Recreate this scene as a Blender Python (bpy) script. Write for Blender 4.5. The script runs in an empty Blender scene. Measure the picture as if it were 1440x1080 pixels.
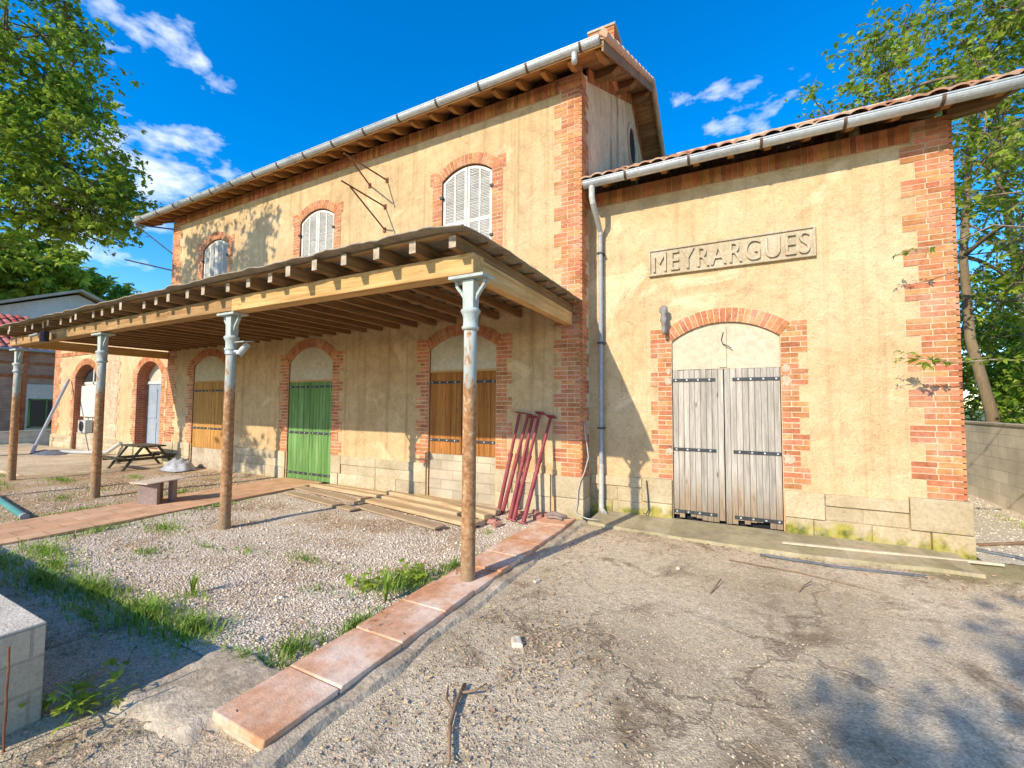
import bpy, math, random
import numpy as np
from mathutils import Vector, Matrix, noise as mnoise
R = math.radians
random.seed(7); rng = np.random.default_rng(11)
sc = bpy.context.scene
col = sc.collection
# lighting levels
SUN, SKY, EXPO, SKYSAT, SKYVAL = 3.4, 0.15, 0.75, 1.48, 1.2
CLOUDCOL = (5.4, 5.6, 5.9)
CLOUDS = [((-0.8535, 0.3439, 0.3915), 0.085, 0.95), ((-0.8628, 0.3095, 0.3998), 0.06, 0.9), ((-0.826, 0.3938, 0.4034), 0.06, 0.8), ((-0.8498, 0.3737, 0.3717), 0.06, 0.85), ((-0.8044, 0.4286, 0.4114), 0.03, 0.5), ((-0.7836, 0.2907, 0.5491), 0.05, 0.85), ((-0.7716, 0.317, 0.5515), 0.04, 0.75), ((-0.788, 0.2613, 0.5574), 0.035, 0.8), ((-0.7984, 0.2977, 0.5233), 0.02, 0.5), ((-0.7931, 0.326, 0.5145), 0.02, 0.4), ((-0.7518, 0.3619, 0.5512), 0.025, 0.5), ((-0.752, 0.3874, 0.5334), 0.022, 0.5), ((-0.0144, 0.8218, 0.5696), 0.045, 0.6), ((0.013, 0.8531, 0.5216), 0.06, 0.62), ((0.0578, 0.8691, 0.4913), 0.05, 0.6), ((-0.0858, 0.8213, 0.5641), 0.03, 0.45), ((-0.9173, 0.2678, 0.2948), 0.09, 0.8)]

# ------------------------------------------------------------------ materials
class NT:
    def __init__(s, name):
        s.m = bpy.data.materials.new(name); s.m.use_nodes = True
        s.t = s.m.node_tree; s.t.nodes.clear()
    def n(s, typ, ins=None, **props):
        nd = s.t.nodes.new('ShaderNode' + typ)
        for k, v in props.items(): setattr(nd, k, v)
        for k, v in (ins or {}).items():
            if isinstance(v, bpy.types.NodeSocket): s.t.links.new(v, nd.inputs[k])
            else: nd.inputs[k].default_value = v
        return nd
    def ramp(s, fac, stops, interp='LINEAR'):
        nd = s.n('ValToRGB', {'Fac': fac}); cr = nd.color_ramp; cr.interpolation = interp
        while len(cr.elements) < len(stops): cr.elements.new(0.5)
        for e, (p, c) in zip(cr.elements, stops):
            e.position = p; e.color = (c, c, c, 1) if not isinstance(c, (tuple, list)) else (*c[:3], 1)
        return nd.outputs['Color']
    def mix(s, fac, a, b, mode='MIX'):
        nd = s.n('Mix', data_type='RGBA', blend_type=mode)
        for sock, v in ((nd.inputs[0], fac), (nd.inputs[6], a), (nd.inputs[7], b)):
            if isinstance(v, bpy.types.NodeSocket): s.t.links.new(v, sock)
            else: sock.default_value = v if not isinstance(v, tuple) else (*v[:3], 1)
        return nd.outputs[2]
    def math(s, op, a, b=0.0, c=0.0):
        nd = s.n('Math', operation=op)
        for i, v in enumerate((a, b, c)):
            if isinstance(v, bpy.types.NodeSocket): s.t.links.new(v, nd.inputs[i])
            else: nd.inputs[i].default_value = v
        return nd.outputs[0]
    def coord(s, stretch=(1, 1, 1), loc=(0, 0, 0), rot=(0, 0, 0), kind='Object'):
        tc = s.n('TexCoord')
        return s.n('Mapping', {'Vector': tc.outputs[kind], 'Scale': stretch, 'Location': loc, 'Rotation': rot}).outputs[0]
    def noise(s, vec, scale, detail=5, rough=0.55, dist=0.0):
        return s.n('TexNoise', {'Vector': vec, 'Scale': scale, 'Detail': detail, 'Roughness': rough, 'Distortion': dist}).outputs['Fac']
    def sep(s, vec):
        return s.n('SeparateXYZ', {'Vector': vec}).outputs
    def out(s, color, rough=0.85, height=None, bstr=0.3, bdist=0.01, metal=0.0, spec=0.3, trans=0.0):
        p = s.n('BsdfPrincipled', {'Base Color': color, 'Roughness': rough, 'Metallic': metal, 'Specular IOR Level': spec})
        if height is not None:
            b = s.n('Bump', {'Height': height, 'Strength': bstr, 'Distance': bdist})
            s.t.links.new(b.outputs[0], p.inputs['Normal'])
        sh = p.outputs[0]
        if trans:
            tr = s.n('BsdfTranslucent', {'Color': color})
            sh = s.n('MixShader', {0: trans, 1: sh, 2: tr.outputs[0]}).outputs[0]
        o = s.n('OutputMaterial'); s.t.links.new(sh, o.inputs[0])
        return s.m
    def island(s):
        return s.n('NewGeometry').outputs['Random Per Island']

def c4(c): return (*c[:3], 1)

def pm(name, cols, scale=3, rough=0.85, bump=0.3, bscale=60, bdist=0.006, stretch=(1, 1, 1), island=0.0, hue=0.0, fine=0.25, metal=0, spec=0.3, trans=0, contrast=(0.3, 0.7)):
    t = NT(name); v = t.coord(stretch)
    f = t.noise(v, scale, 6, 0.6)
    n = len(cols)
    c = t.ramp(f, [(contrast[0] + (contrast[1] - contrast[0]) * i / max(1, n - 1), cols[i]) for i in range(n)])
    f2 = t.noise(v, scale * 9, 5, 0.65)
    c = t.mix(1.0, c, t.ramp(f2, [(0.25, 1 - fine), (0.75, 1 + fine * 0.6)]), 'MULTIPLY')
    if island:
        r = t.island()
        val = t.math('MULTIPLY_ADD', r, 2 * island, 1 - island)
        r2 = t.math('FRACT', t.math('MULTIPLY', r, 17.31))
        hs = t.n('HueSaturation', {'Color': c, 'Value': val, 'Hue': t.math('MULTIPLY_ADD', r2, hue, 0.5 - hue / 2)})
        c = hs.outputs[0]
    h = t.noise(v, bscale, 4, 0.6)
    return t.out(c, rough, h, bump, bdist, metal, spec, trans)

def m_stucco(name, cols, stain=0.35, scol=(0.34, 0.22, 0.105), sthr=0.52, sx=9):
    t = NT(name); v = t.coord()
    big = t.noise(v, 0.8, 6, 0.65, 0.5); med = t.noise(v, 5.0, 7, 0.7, 0.6); fin = t.noise(v, 60, 4, 0.7)
    c = t.ramp(big, [(0.3, cols[0]), (0.5, cols[1]), (0.7, cols[2])])
    c = t.mix(1.0, c, t.ramp(med, [(0.25, 0.76), (0.5, 1.0), (0.72, 1.10)]), 'MULTIPLY')
    c = t.mix(1.0, c, t.ramp(fin, [(0.3, 0.80), (0.62, 1.05)]), 'MULTIPLY')
    st = t.noise(t.coord((sx, sx, 0.28)), 1.0, 6, 0.65)
    c = t.mix(t.math('MULTIPLY', t.ramp(st, [(sthr, 0.0), (sthr + 0.16, 1.0)]), stain), c, scol)
    wp = t.noise(t.coord((1, 1, 1.3), (3.1, 0, 7)), 1.1, 6, 0.6, 0.8)
    c = t.mix(t.ramp(wp, [(0.58, 0.0), (0.66, 0.5)]), c, tuple(min(0.85, k * 1.15 + 0.05) for k in cols[2]))
    wd = t.noise(t.coord((1, 1, 1), (9.1, 4, 2)), 1.7, 6, 0.65, 0.8)
    c = t.mix(t.ramp(wd, [(0.60, 0.0), (0.70, 0.5)]), c, tuple(k * 0.72 for k in cols[0]))
    pit = t.n('TexVoronoi', {'Vector': v, 'Scale': 6.0}).outputs['Distance']
    c = t.mix(t.ramp(pit, [(0.03, 0.7), (0.07, 0.0)]), c, (0.22, 0.15, 0.08))
    # swirled trowel relief, its hollows coloured a little darker
    tw = t.n('TexNoise', {'Vector': v, 'Scale': 15.0, 'Detail': 3.0, 'Roughness': 0.5, 'Distortion': 2.2}).outputs['Fac']
    c = t.mix(1.0, c, t.ramp(tw, [(0.30, 0.84), (0.48, 1.0), (0.8, 1.05)]), 'MULTIPLY')
    h = t.math('ADD', t.math('MULTIPLY', tw, 1.1), t.math('ADD', t.math('MULTIPLY', med, 0.9), t.math('MULTIPLY', fin, 0.4)))
    return t.out(c, 0.95, h, 0.75, 0.014, spec=0.1)

def m_brickproc(name, c1, c2, mortar, sc_=1.0):
    t = NT(name); tc = t.n('TexCoord')
    b = t.n('TexBrick', {'Vector': tc.outputs['UV'], 'Color1': c4(c1), 'Color2': c4(c2), 'Mortar': c4(mortar), 'Scale': sc_, 'Mortar Size': 0.006, 'Mortar Smooth': 0.2, 'Bias': 0.0, 'Brick Width': 0.225, 'Row Height': 0.069})
    v = t.coord(); n1 = t.noise(v, 2.2, 5); n2 = t.noise(v, 40, 4)
    c = t.mix(1.0, b.outputs[0], t.ramp(n1, [(0.3, 0.75), (0.7, 1.2)]), 'MULTIPLY')
    c = t.mix(1.0, c, t.ramp(n2, [(0.3, 0.85), (0.7, 1.1)]), 'MULTIPLY')
    h = t.math('ADD', t.math('MULTIPLY', b.outputs[1], -1.0), t.math('MULTIPLY', n2, 0.4))
    return t.out(c, 0.9, h, 0.5, 0.01, spec=0.15)

def m_block(name, col_, w=0.5, hgt=0.2):
    t = NT(name); tc = t.n('TexCoord')
    b = t.n('TexBrick', {'Vector': tc.outputs['UV'], 'Color1': c4(col_), 'Color2': c4([x * 0.82 for x in col_]), 'Mortar': c4([x * 0.72 for x in col_]), 'Scale': 1.0, 'Mortar Size': 0.007, 'Mortar Smooth': 0.3, 'Brick Width': w, 'Row Height': hgt})
    v = t.coord(); n1 = t.noise(v, 1.7, 6, 0.65); n2 = t.noise(v, 70, 4, 0.7)
    c = t.mix(1.0, b.outputs[0], t.ramp(n1, [(0.3, 0.72), (0.7, 1.15)]), 'MULTIPLY')
    c = t.mix(1.0, c, t.ramp(n2, [(0.3, 0.8), (0.7, 1.12)]), 'MULTIPLY')
    h = t.math('ADD', t.math('MULTIPLY', b.outputs[1], -1.2), t.math('MULTIPLY', n2, 0.7))
    return t.out(c, 0.95, h, 0.6, 0.008, spec=0.1)

def m_stone(name, cols, moss=0.0, mz=0.35):
    t = NT(name); v = t.coord()
    f = t.noise(v, 2.5, 6, 0.6); f2 = t.noise(v, 26, 5, 0.7)
    c = t.ramp(f, [(0.32, cols[0]), (0.7, cols[1])])
    c = t.mix(1.0, c, t.ramp(f2, [(0.25, 0.72), (0.55, 1.03), (0.8, 1.1)]), 'MULTIPLY')
    r = t.island()
    c = t.n('HueSaturation', {'Color': c, 'Value': t.math('MULTIPLY_ADD', r, 0.3, 0.85)}).outputs[0]
    if moss:
        z = t.sep(t.n('NewGeometry').outputs['Position'])['Z']
        mn = t.noise(v, 3.2, 6, 0.7)
        k = t.math('SUBTRACT', t.math('MULTIPLY_ADD', mn, 1.3, -0.28), t.math('DIVIDE', z, mz * 1.9))
        k = t.ramp(k, [(0.08, 0.0), (0.30, 1.0)])
        mc = t.ramp(t.noise(v, 9, 5), [(0.35, (0.13, 0.14, 0.03)), (0.55, (0.36, 0.31, 0.06)), (0.7, (0.42, 0.36, 0.13))])
        c = t.mix(t.math('MULTIPLY', k, moss), c, mc)
    h = t.math('ADD', t.math('MULTIPLY', f2, 0.7), t.noise(v, 7, 5))
    return t.out(c, 0.95, h, 0.55, 0.02, spec=0.1)

def m_wood(name, cols, axis='X', scale=2.0, island=0.15, knots=0.5, rough=0.75, bump=0.35, planks=None, green=None):
    s = {'X': (0.7, 14, 14), 'Y': (14, 0.7, 14), 'Z': (14, 14, 0.7)}[axis]
    t = NT(name); v = t.coord(s)
    f = t.noise(v, scale, 6, 0.6, 0.6); f2 = t.noise(v, scale * 5, 5, 0.65)
    c = t.ramp(f, [(0.3, cols[0]), (0.5, cols[1]), (0.72, cols[-1])])
    c = t.mix(1.0, c, t.ramp(f2, [(0.3, 0.78), (0.65, 1.08)]), 'MULTIPLY')
    ks = {'X': (1.2, 4, 4), 'Y': (4, 1.2, 4), 'Z': (4, 4, 1.2)}[axis]
    k = t.n('TexVoronoi', {'Vector': t.coord(ks), 'Scale': 1.7}).outputs['Distance']
    c = t.mix(t.math('MULTIPLY', t.ramp(k, [(0.06, 1.0), (0.13, 0.0)]), knots), c, [x * 0.35 for x in cols[0]] and tuple(x * 0.4 for x in cols[0]))
    blot = t.noise(t.coord((1, 1, 1)), 1.4, 4)
    c = t.mix(1.0, c, t.ramp(blot, [(0.3, 0.82), (0.7, 1.12)]), 'MULTIPLY')
    if island:
        r = t.island()
        c = t.n('HueSaturation', {'Color': c, 'Value': t.math('MULTIPLY_ADD', r, 2 * island, 1 - island)}).outputs[0]
    return t.out(c, rough, t.math('ADD', f2, f), bump, 0.004, spec=0.2)

M = {}
def build_materials():
    M['stucco'] = m_stucco('ochre_stucco', [(0.50, 0.325, 0.165), (0.605, 0.418, 0.225), (0.66, 0.48, 0.275)], 0.65)
    M['stucco_pale'] = m_stucco('pale_ochre_stucco', [(0.53, 0.35, 0.180), (0.63, 0.442, 0.242), (0.69, 0.515, 0.31)], 0.35)
    M['stucco_grey'] = m_stucco('grey_gable_render', [(0.62, 0.44, 0.26), (0.78, 0.575, 0.36), (0.84, 0.65, 0.44)], 1.0, (0.14, 0.105, 0.075), 0.56, 3.2)
    M['infill'] = pm('smooth_infill_render', [(0.50, 0.43, 0.31), (0.60, 0.54, 0.42)], 1.6, bscale=18, bump=0.3, bdist=0.01)
    M['infill_cream'] = pm('cream_boarding', [(0.54, 0.45, 0.31), (0.62, 0.53, 0.38)], 1.6, bscale=30, bump=0.2)
    M['brick'] = pm('orange_brick', [(0.39, 0.135, 0.056), (0.545, 0.22, 0.10), (0.61, 0.325, 0.19)], 3.0, 0.95, 0.7, 60, 0.006, island=0.22, hue=0.025, fine=0.34, spec=0.15)
    M['brick_dark'] = pm('dark_orange_brick', [(0.30, 0.11, 0.038), (0.45, 0.17, 0.06), (0.53, 0.235, 0.10)], 3.5, 0.9, 0.4, 90, 0.004, island=0.28, hue=0.03, fine=0.25, spec=0.15)
    M['brick_pink'] = pm('limewashed_brick', [(0.54, 0.28, 0.17), (0.66, 0.41, 0.27), (0.72, 0.52, 0.36)], 2.5, 0.9, 0.4, 90, 0.004, island=0.12, fine=0.2, spec=0.15)
    M['mortar'] = pm('lime_mortar', [(0.58, 0.41, 0.26), (0.74, 0.56, 0.39)], 5, bscale=120, bump=0.4)
    M['brickwall'] = m_brickproc('brick_wall', (0.40, 0.13, 0.06), (0.32, 0.09, 0.04), (0.40, 0.30, 0.21))
    M['brickwall_far'] = m_brickproc('weathered_brick_wall', (0.52, 0.29, 0.20), (0.42, 0.23, 0.15), (0.50, 0.38, 0.29))
    M['stone'] = m_stone('pale_limestone', [(0.44, 0.345, 0.21), (0.58, 0.49, 0.34)], 0.25, 0.12)
    M['stone_moss'] = m_stone('mossy_limestone', [(0.42, 0.325, 0.19), (0.56, 0.455, 0.30)], 1.0, 0.40)
    M['block'] = m_block('concrete_block', (0.58, 0.485, 0.345), 0.5, 0.167)
    M['block_wall'] = m_block('grey_block_wall', (0.84, 0.73, 0.57), 0.5, 0.2)
    M['concrete'] = pm('weathered_concrete', [(0.36, 0.28, 0.19), (0.50, 0.405, 0.285), (0.60, 0.50, 0.365)], 1.5, 0.95, 0.5, 45, 0.01, fine=0.3)
    M['concrete_pale'] = pm('rough_pale_concrete', [(0.58, 0.49, 0.37), (0.74, 0.645, 0.50)], 4, 0.95, 0.6, 60, 0.012, fine=0.3)
    M['concrete_moss'] = m_stone('mossy_concrete', [(0.34, 0.275, 0.185), (0.50, 0.415, 0.29)], 0.28, 0.3)
    M['wood_beam_x'] = m_wood('sawn_timber_along', [(0.44, 0.24, 0.085), (0.60, 0.36, 0.14), (0.70, 0.46, 0.20)], 'X', 1.2, 0.05)
    M['wood_beam_y'] = m_wood('sawn_timber_across', [(0.50, 0.28, 0.10), (0.66, 0.41, 0.16), (0.74, 0.50, 0.22)], 'Y', 1.2, 0.05)
    M['wood_old_y'] = m_wood('old_rafter_timber', [(0.16, 0.085, 0.036), (0.28, 0.155, 0.066), (0.39, 0.235, 0.11)], 'Y', 1.6, 0.3)
    M['wood_old_x'] = m_wood('old_batten_timber', [(0.16, 0.09, 0.04), (0.30, 0.17, 0.075), (0.40, 0.25, 0.12)], 'X', 1.6, 0.25)
    M['wood_eave'] = m_wood('warm_eave_timber', [(0.27, 0.12, 0.035), (0.42, 0.20, 0.06), (0.52, 0.28, 0.10)], 'Y', 1.6, 0.2)
    M['wood_eave_x'] = m_wood('warm_eave_boards', [(0.25, 0.11, 0.035), (0.40, 0.19, 0.06), (0.50, 0.27, 0.10)], 'X', 1.6, 0.2)
    M['wood_beam_old'] = m_wood('aged_timber_along', [(0.27, 0.145, 0.055), (0.42, 0.245, 0.10), (0.54, 0.34, 0.16)], 'X', 1.6, 0.12, 0.7)
    M['endgrain'] = pm('limed_end_grain', [(0.30, 0.22, 0.14), (0.60, 0.50, 0.38)], 14, fine=0.35)
    M['wood_orange'] = m_wood('orange_stained_boards', [(0.26, 0.095, 0.022), (0.38, 0.15, 0.036), (0.47, 0.21, 0.06)], 'Z', 1.4, 0.10)
    M['wood_honey'] = m_wood('honey_boards', [(0.34, 0.155, 0.038), (0.48, 0.24, 0.065), (0.56, 0.31, 0.10)], 'Z', 1.4, 0.10)
    M['wood_grey'] = m_wood('silvered_boards', [(0.20, 0.165, 0.13), (0.33, 0.29, 0.24), (0.44, 0.40, 0.345)], 'Z', 1.8, 0.2, 0.7)
    t = NT('silvered_rotting_boards'); v = t.coord((14, 14, 0.7)); f = t.noise(v, 1.8, 6, 0.6, 0.6); f2 = t.noise(v, 9, 5, 0.65)
    c = t.ramp(f, [(0.3, (0.29, 0.25, 0.20)), (0.5, (0.44, 0.395, 0.33)), (0.72, (0.56, 0.515, 0.445))])
    c = t.mix(1.0, c, t.ramp(f2, [(0.3, 0.72), (0.65, 1.08)]), 'MULTIPLY')
    k = t.n('TexVoronoi', {'Vector': t.coord((4, 4, 1.2)), 'Scale': 1.7}).outputs['Distance']
    c = t.mix(t.math('MULTIPLY', t.ramp(k, [(0.05, 1.0), (0.11, 0.0)]), 0.7), c, (0.12, 0.09, 0.06))
    r = t.island(); z = t.sep(t.n('NewGeometry').outputs['Position'])['Z']
    rot = t.math('ADD', t.math('MULTIPLY', f, 0.9), t.math('ADD', t.math('MULTIPLY', r, 0.35), t.math('MULTIPLY', z, -0.8)))
    c = t.mix(t.ramp(rot, [(0.10, 0.0), (0.48, 0.85)]), c, t.ramp(f2, [(0.3, (0.15, 0.09, 0.045)), (0.7, (0.36, 0.25, 0.15))]))
    c = t.n('HueSaturation', {'Color': c, 'Value': t.math('MULTIPLY_ADD', r, 0.4, 0.8)}).outputs[0]
    M['wood_gate'] = t.out(c, 0.85, t.math('ADD', f2, f), 0.5, 0.005, spec=0.15)
    M['plank'] = m_wood('pale_sawn_plank', [(0.46, 0.285, 0.135), (0.60, 0.42, 0.225), (0.69, 0.52, 0.32)], 'X', 1.2, 0.15, 0.4)
    M['plank_old'] = m_wood('greyed_plank', [(0.36, 0.24, 0.14), (0.50, 0.36, 0.22), (0.60, 0.46, 0.30)], 'X', 1.2, 0.12, 0.4)
    M['wood_table'] = m_wood('mossy_table_timber', [(0.055, 0.048, 0.03), (0.10, 0.085, 0.05), (0.16, 0.13, 0.08)], 'X', 1.4, 0.2)
    M['green'] = m_wood('green_painted_boards', [(0.085, 0.185, 0.045), (0.14, 0.28, 0.075), (0.25, 0.38, 0.16)], 'Z', 1.3, 0.10, 0.2, 0.55, 0.2)
    M['bluegrey'] = pm('blue_grey_door_paint', [(0.24, 0.28, 0.33), (0.36, 0.40, 0.45)], 2, 0.6)
    M['white_paint'] = pm('peeling_white_paint', [(0.55, 0.50, 0.42), (0.72, 0.69, 0.62)], 5, 0.6, 0.3, 80, 0.003)
    M['louvre'] = pm('grey_white_louvres', [(0.42, 0.39, 0.34), (0.56, 0.53, 0.48)], 5, 0.6, 0.2, 80, 0.003)
    M['zinc'] = pm('weathered_zinc', [(0.42, 0.44, 0.46), (0.56, 0.58, 0.59), (0.64, 0.65, 0.65)], 2.5, 0.45, 0.1, 30, 0.003, metal=0.35, spec=0.5)
    M['strap'] = pm('rusty_strap_iron', [(0.07, 0.05, 0.04), (0.16, 0.09, 0.05)], 12, 0.7)
    M['pvc'] = pm('white_pvc', [(0.42, 0.41, 0.37), (0.54, 0.53, 0.48)], 3, 0.5, 0.05)
    M['pvc_grey'] = pm('grey_pvc_pipe', [(0.30, 0.32, 0.35), (0.40, 0.42, 0.45)], 3, 0.45, 0.05)
    M['iron'] = pm('dark_iron', [(0.035, 0.038, 0.042), (0.075, 0.08, 0.085)], 9, 0.55, 0.2, 80, 0.002, metal=0.3)
    M['rust'] = pm('rusted_iron', [(0.12, 0.05, 0.025), (0.22, 0.09, 0.04), (0.28, 0.13, 0.06)], 9, 0.85, 0.4, 80, 0.003)
    M['red_steel'] = pm('dull_red_primer', [(0.20, 0.030, 0.036), (0.28, 0.05, 0.055), (0.34, 0.09, 0.09)], 6, 0.55, 0.2, 60, 0.002)
    M['terracotta'] = pm('terracotta_slab', [(0.64, 0.32, 0.145), (0.75, 0.45, 0.265), (0.84, 0.63, 0.46)], 2.2, 0.9, 0.5, 70, 0.006, island=0.12, hue=0.02, fine=0.28, contrast=(0.38, 0.6))
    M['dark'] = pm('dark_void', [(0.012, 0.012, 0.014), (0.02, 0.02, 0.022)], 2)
    t = NT('window_glass'); M['glass'] = t.out((0.03, 0.045, 0.05, 1), 0.08, spec=0.6)
    M['rubble'] = pm('broken_red_brick', [(0.42, 0.17, 0.12), (0.54, 0.29, 0.22)], 6, island=0.2)
    M['plastic_dark'] = pm('black_plastic', [(0.02, 0.02, 0.022), (0.04, 0.04, 0.042)], 5, 0.4)
    M['tarp'] = pm('grey_plastic_sheet', [(0.30, 0.31, 0.32), (0.50, 0.51, 0.52)], 4, 0.5)
    M['teal'] = pm('teal_plastic_pipe', [(0.06, 0.24, 0.22), (0.12, 0.34, 0.30)], 6, 0.5)
    M['blue'] = pm('blue_plastic', [(0.09, 0.10, 0.11), (0.17, 0.18, 0.19)], 6, 0.5)
    M['boxwood'] = pm('dusty_brown_board', [(0.24, 0.17, 0.14), (0.34, 0.26, 0.22)], 3)
    M['boxtop'] = pm('pale_chipboard', [(0.55, 0.42, 0.30), (0.66, 0.53, 0.40)], 6)
    M['bark'] = pm('grey_brown_bark', [(0.11, 0.08, 0.05), (0.22, 0.165, 0.11)], 4, 0.95, 0.7, 18, 0.02, (1, 1, 0.3))
    M['bark_brown'] = pm('ochre_brown_bark', [(0.15, 0.105, 0.06), (0.30, 0.225, 0.135)], 4, 0.95, 0.7, 18, 0.02, (1, 1, 0.3))
    M['bark_pale'] = pm('pale_bark', [(0.26, 0.22, 0.17), (0.42, 0.37, 0.30)], 4, 0.95, 0.5, 18, 0.01, (1, 1, 0.3))
    M['plaque'] = pm('carved_pale_stone', [(0.40, 0.31, 0.195), (0.48, 0.385, 0.25), (0.54, 0.45, 0.32)], 3, bscale=50, bump=.3, fine=.3)
    M['sheet'] = pm('weathered_roof_sheet', [(0.20, 0.17, 0.13), (0.34, 0.29, 0.22), (0.42, 0.37, 0.29)], 2.5, bscale=30, fine=.35)
    def leafm(name, cols, tr=0.4):
        t = NT(name); r = t.island()
        c = t.ramp(r, [(0.0, cols[0]), (0.5, cols[1]), (1.0, cols[2])])
        big = t.noise(t.coord(), 0.6, 3)
        c = t.mix(1.0, c, t.ramp(big, [(0.3, 0.72), (0.7, 1.2)]), 'MULTIPLY')
        return t.out(c, 0.5, spec=0.3, trans=tr)
    M['leaf'] = leafm('deep_green_leaf', [(0.16, 0.30, 0.03), (0.29, 0.44, 0.045), (0.46, 0.56, 0.08)], 0.5)
    M['leaf_light'] = leafm('fresh_green_leaf', [(0.21, 0.34, 0.028), (0.36, 0.48, 0.05), (0.52, 0.58, 0.09)], 0.5)
    M['leaf_far'] = leafm('mid_green_leaf', [(0.10, 0.20, 0.025), (0.17, 0.29, 0.035), (0.28, 0.37, 0.05)])
    M['grass'] = leafm('grass_blade', [(0.15, 0.30, 0.028), (0.26, 0.44, 0.05), (0.46, 0.50, 0.14)], 0.3)
    M['litter'] = pm('dry_leaf_litter', [(0.36, 0.23, 0.125), (0.54, 0.385, 0.235)], 3, island=0.4, hue=0.05)
    M['twig'] = pm('dry_twig', [(0.20, 0.12, 0.07), (0.32, 0.21, 0.13)], 6)
    M['gravelstone'] = pm('limestone_chip', [(0.66, 0.55, 0.42), (0.84, 0.73, 0.58)], 3, island=0.3, hue=0.02, bump=0.1)
    M['tarchip'] = pm('tarmac_chip', [(0.44, 0.345, 0.235), (0.62, 0.505, 0.365)], 3, island=0.35, hue=0.02, bump=0.1)
    M['terrace'] = pm('sandy_concrete', [(0.40, 0.30, 0.18), (0.56, 0.43, 0.27), (0.66, 0.54, 0.37)], 1.2, 0.95, 0.5, 40, 0.01, fine=0.35)
    M['haunch'] = pm('dusty_haunch_mortar', [(0.34, 0.26, 0.17), (0.50, 0.40, 0.275), (0.62, 0.51, 0.365)], 2.2, 0.95, 0.7, 40, 0.015, fine=0.4)
    M['lamp_metal'] = pm('corroded_lamp_metal', [(0.34, 0.15, 0.06), (0.26, 0.26, 0.25), (0.42, 0.42, 0.40)], 12, 0.7, 0.4, 60, 0.004)
    M['paint_panel'] = pm('off_white_panel', [(0.62, 0.56, 0.47), (0.74, 0.68, 0.58)], 2)
    # curved roof tiles: colour per tile from the mesh uv (one unit per tile)
    for nm, cols in (('tile', [(0.44, 0.20, 0.12), (0.58, 0.33, 0.21), (0.66, 0.45, 0.31)]), ('tile_red', [(0.34, 0.060, 0.045), (0.44, 0.10, 0.075), (0.50, 0.16, 0.12)])):
        t = NT(nm + '_clay'); tc = t.n('TexCoord')
        fl = t.n('VectorMath', {0: tc.outputs['UV']}, operation='FLOOR').outputs[0]
        w = t.n('TexWhiteNoise', {'Vector': fl}, noise_dimensions='2D').outputs[0]
        c = t.ramp(w, [(0.0, cols[0]), (0.5, cols[1]), (1.0, cols[2])])
        n1 = t.noise(t.coord(), 6, 6, 0.7)
        c = t.mix(t.ramp(n1, [(0.5, 0.0), (0.72, 0.55)]), c, (0.34, 0.29, 0.20))
        M[nm] = t.out(c, 0.92, t.noise(t.coord(), 30, 4), 0.4, 0.01, spec=0.15)
    # cast post: blue-grey paint above, flaking to rust below
    t = NT('rusty_painted_post'); v = t.coord()
    z = t.sep(v)['Z']; n1 = t.noise(t.coord((1, 1, 0.35)), 7, 6, 0.7); n2 = t.noise(v, 22, 5, 0.7)
    k = t.math('ADD', t.math('MULTIPLY', t.math('SUBTRACT', 2.12, z), 0.75), t.math('MULTIPLY', t.math('SUBTRACT', n1, 0.5), 2.0))
    rc = t.ramp(n2, [(0.30, (0.17, 0.085, 0.04)), (0.46, (0.34, 0.165, 0.07)), (0.60, (0.45, 0.26, 0.125)), (0.68, (0.50, 0.43, 0.33))])
    foot = t.ramp(t.math('ADD', z, t.math('MULTIPLY', n1, 0.5)), [(0.35, 1.0), (0.75, 0.0)])
    rc = t.mix(t.math('MULTIPLY', foot, 0.7), rc, (0.27, 0.20, 0.12))
    pc = t.ramp(n1, [(0.35, (0.33, 0.37, 0.34)), (0.65, (0.50, 0.54, 0.49))])
    c = t.mix(t.ramp(k, [(-0.0, 0.0), (0.18, 1.0)]), pc, rc)
    M['post'] = t.out(c, 0.8, n2, 0.5, 0.006, spec=0.25)
    # grounds
    t = NT('old_tarmac'); v = t.coord()
    b = t.noise(v, 0.45, 7, 0.65, 0.8); m_ = t.noise(v, 1.6, 7, 0.7, 0.6); f = t.noise(v, 75, 4, 0.75); f0 = t.noise(v, 14, 6, 0.75)
    c = t.ramp(b, [(0.30, (0.46, 0.355, 0.225)), (0.46, (0.67, 0.535, 0.35)), (0.62, (0.79, 0.645, 0.445))])
    c = t.mix(t.ramp(m_, [(0.54, 0.0), (0.66, 0.8)]), c, (0.28, 0.19, 0.11))
    c = t.mix(t.ramp(m_, [(0.30, 0.6), (0.40, 0.0)]), c, (0.82, 0.67, 0.47))
    ag = t.n('TexVoronoi', {'Vector': v, 'Scale': 95.0}); ac = ag.outputs['Color']
    c = t.mix(0.8, c, t.ramp(t.sep(ac)['X'], [(0.0, 0.62), (0.45, 0.98), (0.9, 1.12), (1.0, 1.4)]), 'MULTIPLY')
    c = t.mix(1.0, c, t.ramp(f, [(0.3, 0.74), (0.7, 1.18)]), 'MULTIPLY')
    c = t.mix(1.0, c, t.ramp(f0, [(0.3, 0.78), (0.65, 1.1)]), 'MULTIPLY')
    wv = t.n('VectorMath', {0: v, 1: t.n('VectorMath', {0: t.n('TexNoise', {'Vector': v, 'Scale': 1.2, 'Detail': 8.0, 'Roughness': 0.65}).outputs['Color'], 'Scale': 1.3}, operation='SCALE').outputs[0]}, operation='ADD').outputs[0]
    cr = t.n('TexVoronoi', {'Vector': wv, 'Scale': 0.5}, feature='DISTANCE_TO_EDGE').outputs['Distance']
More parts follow.
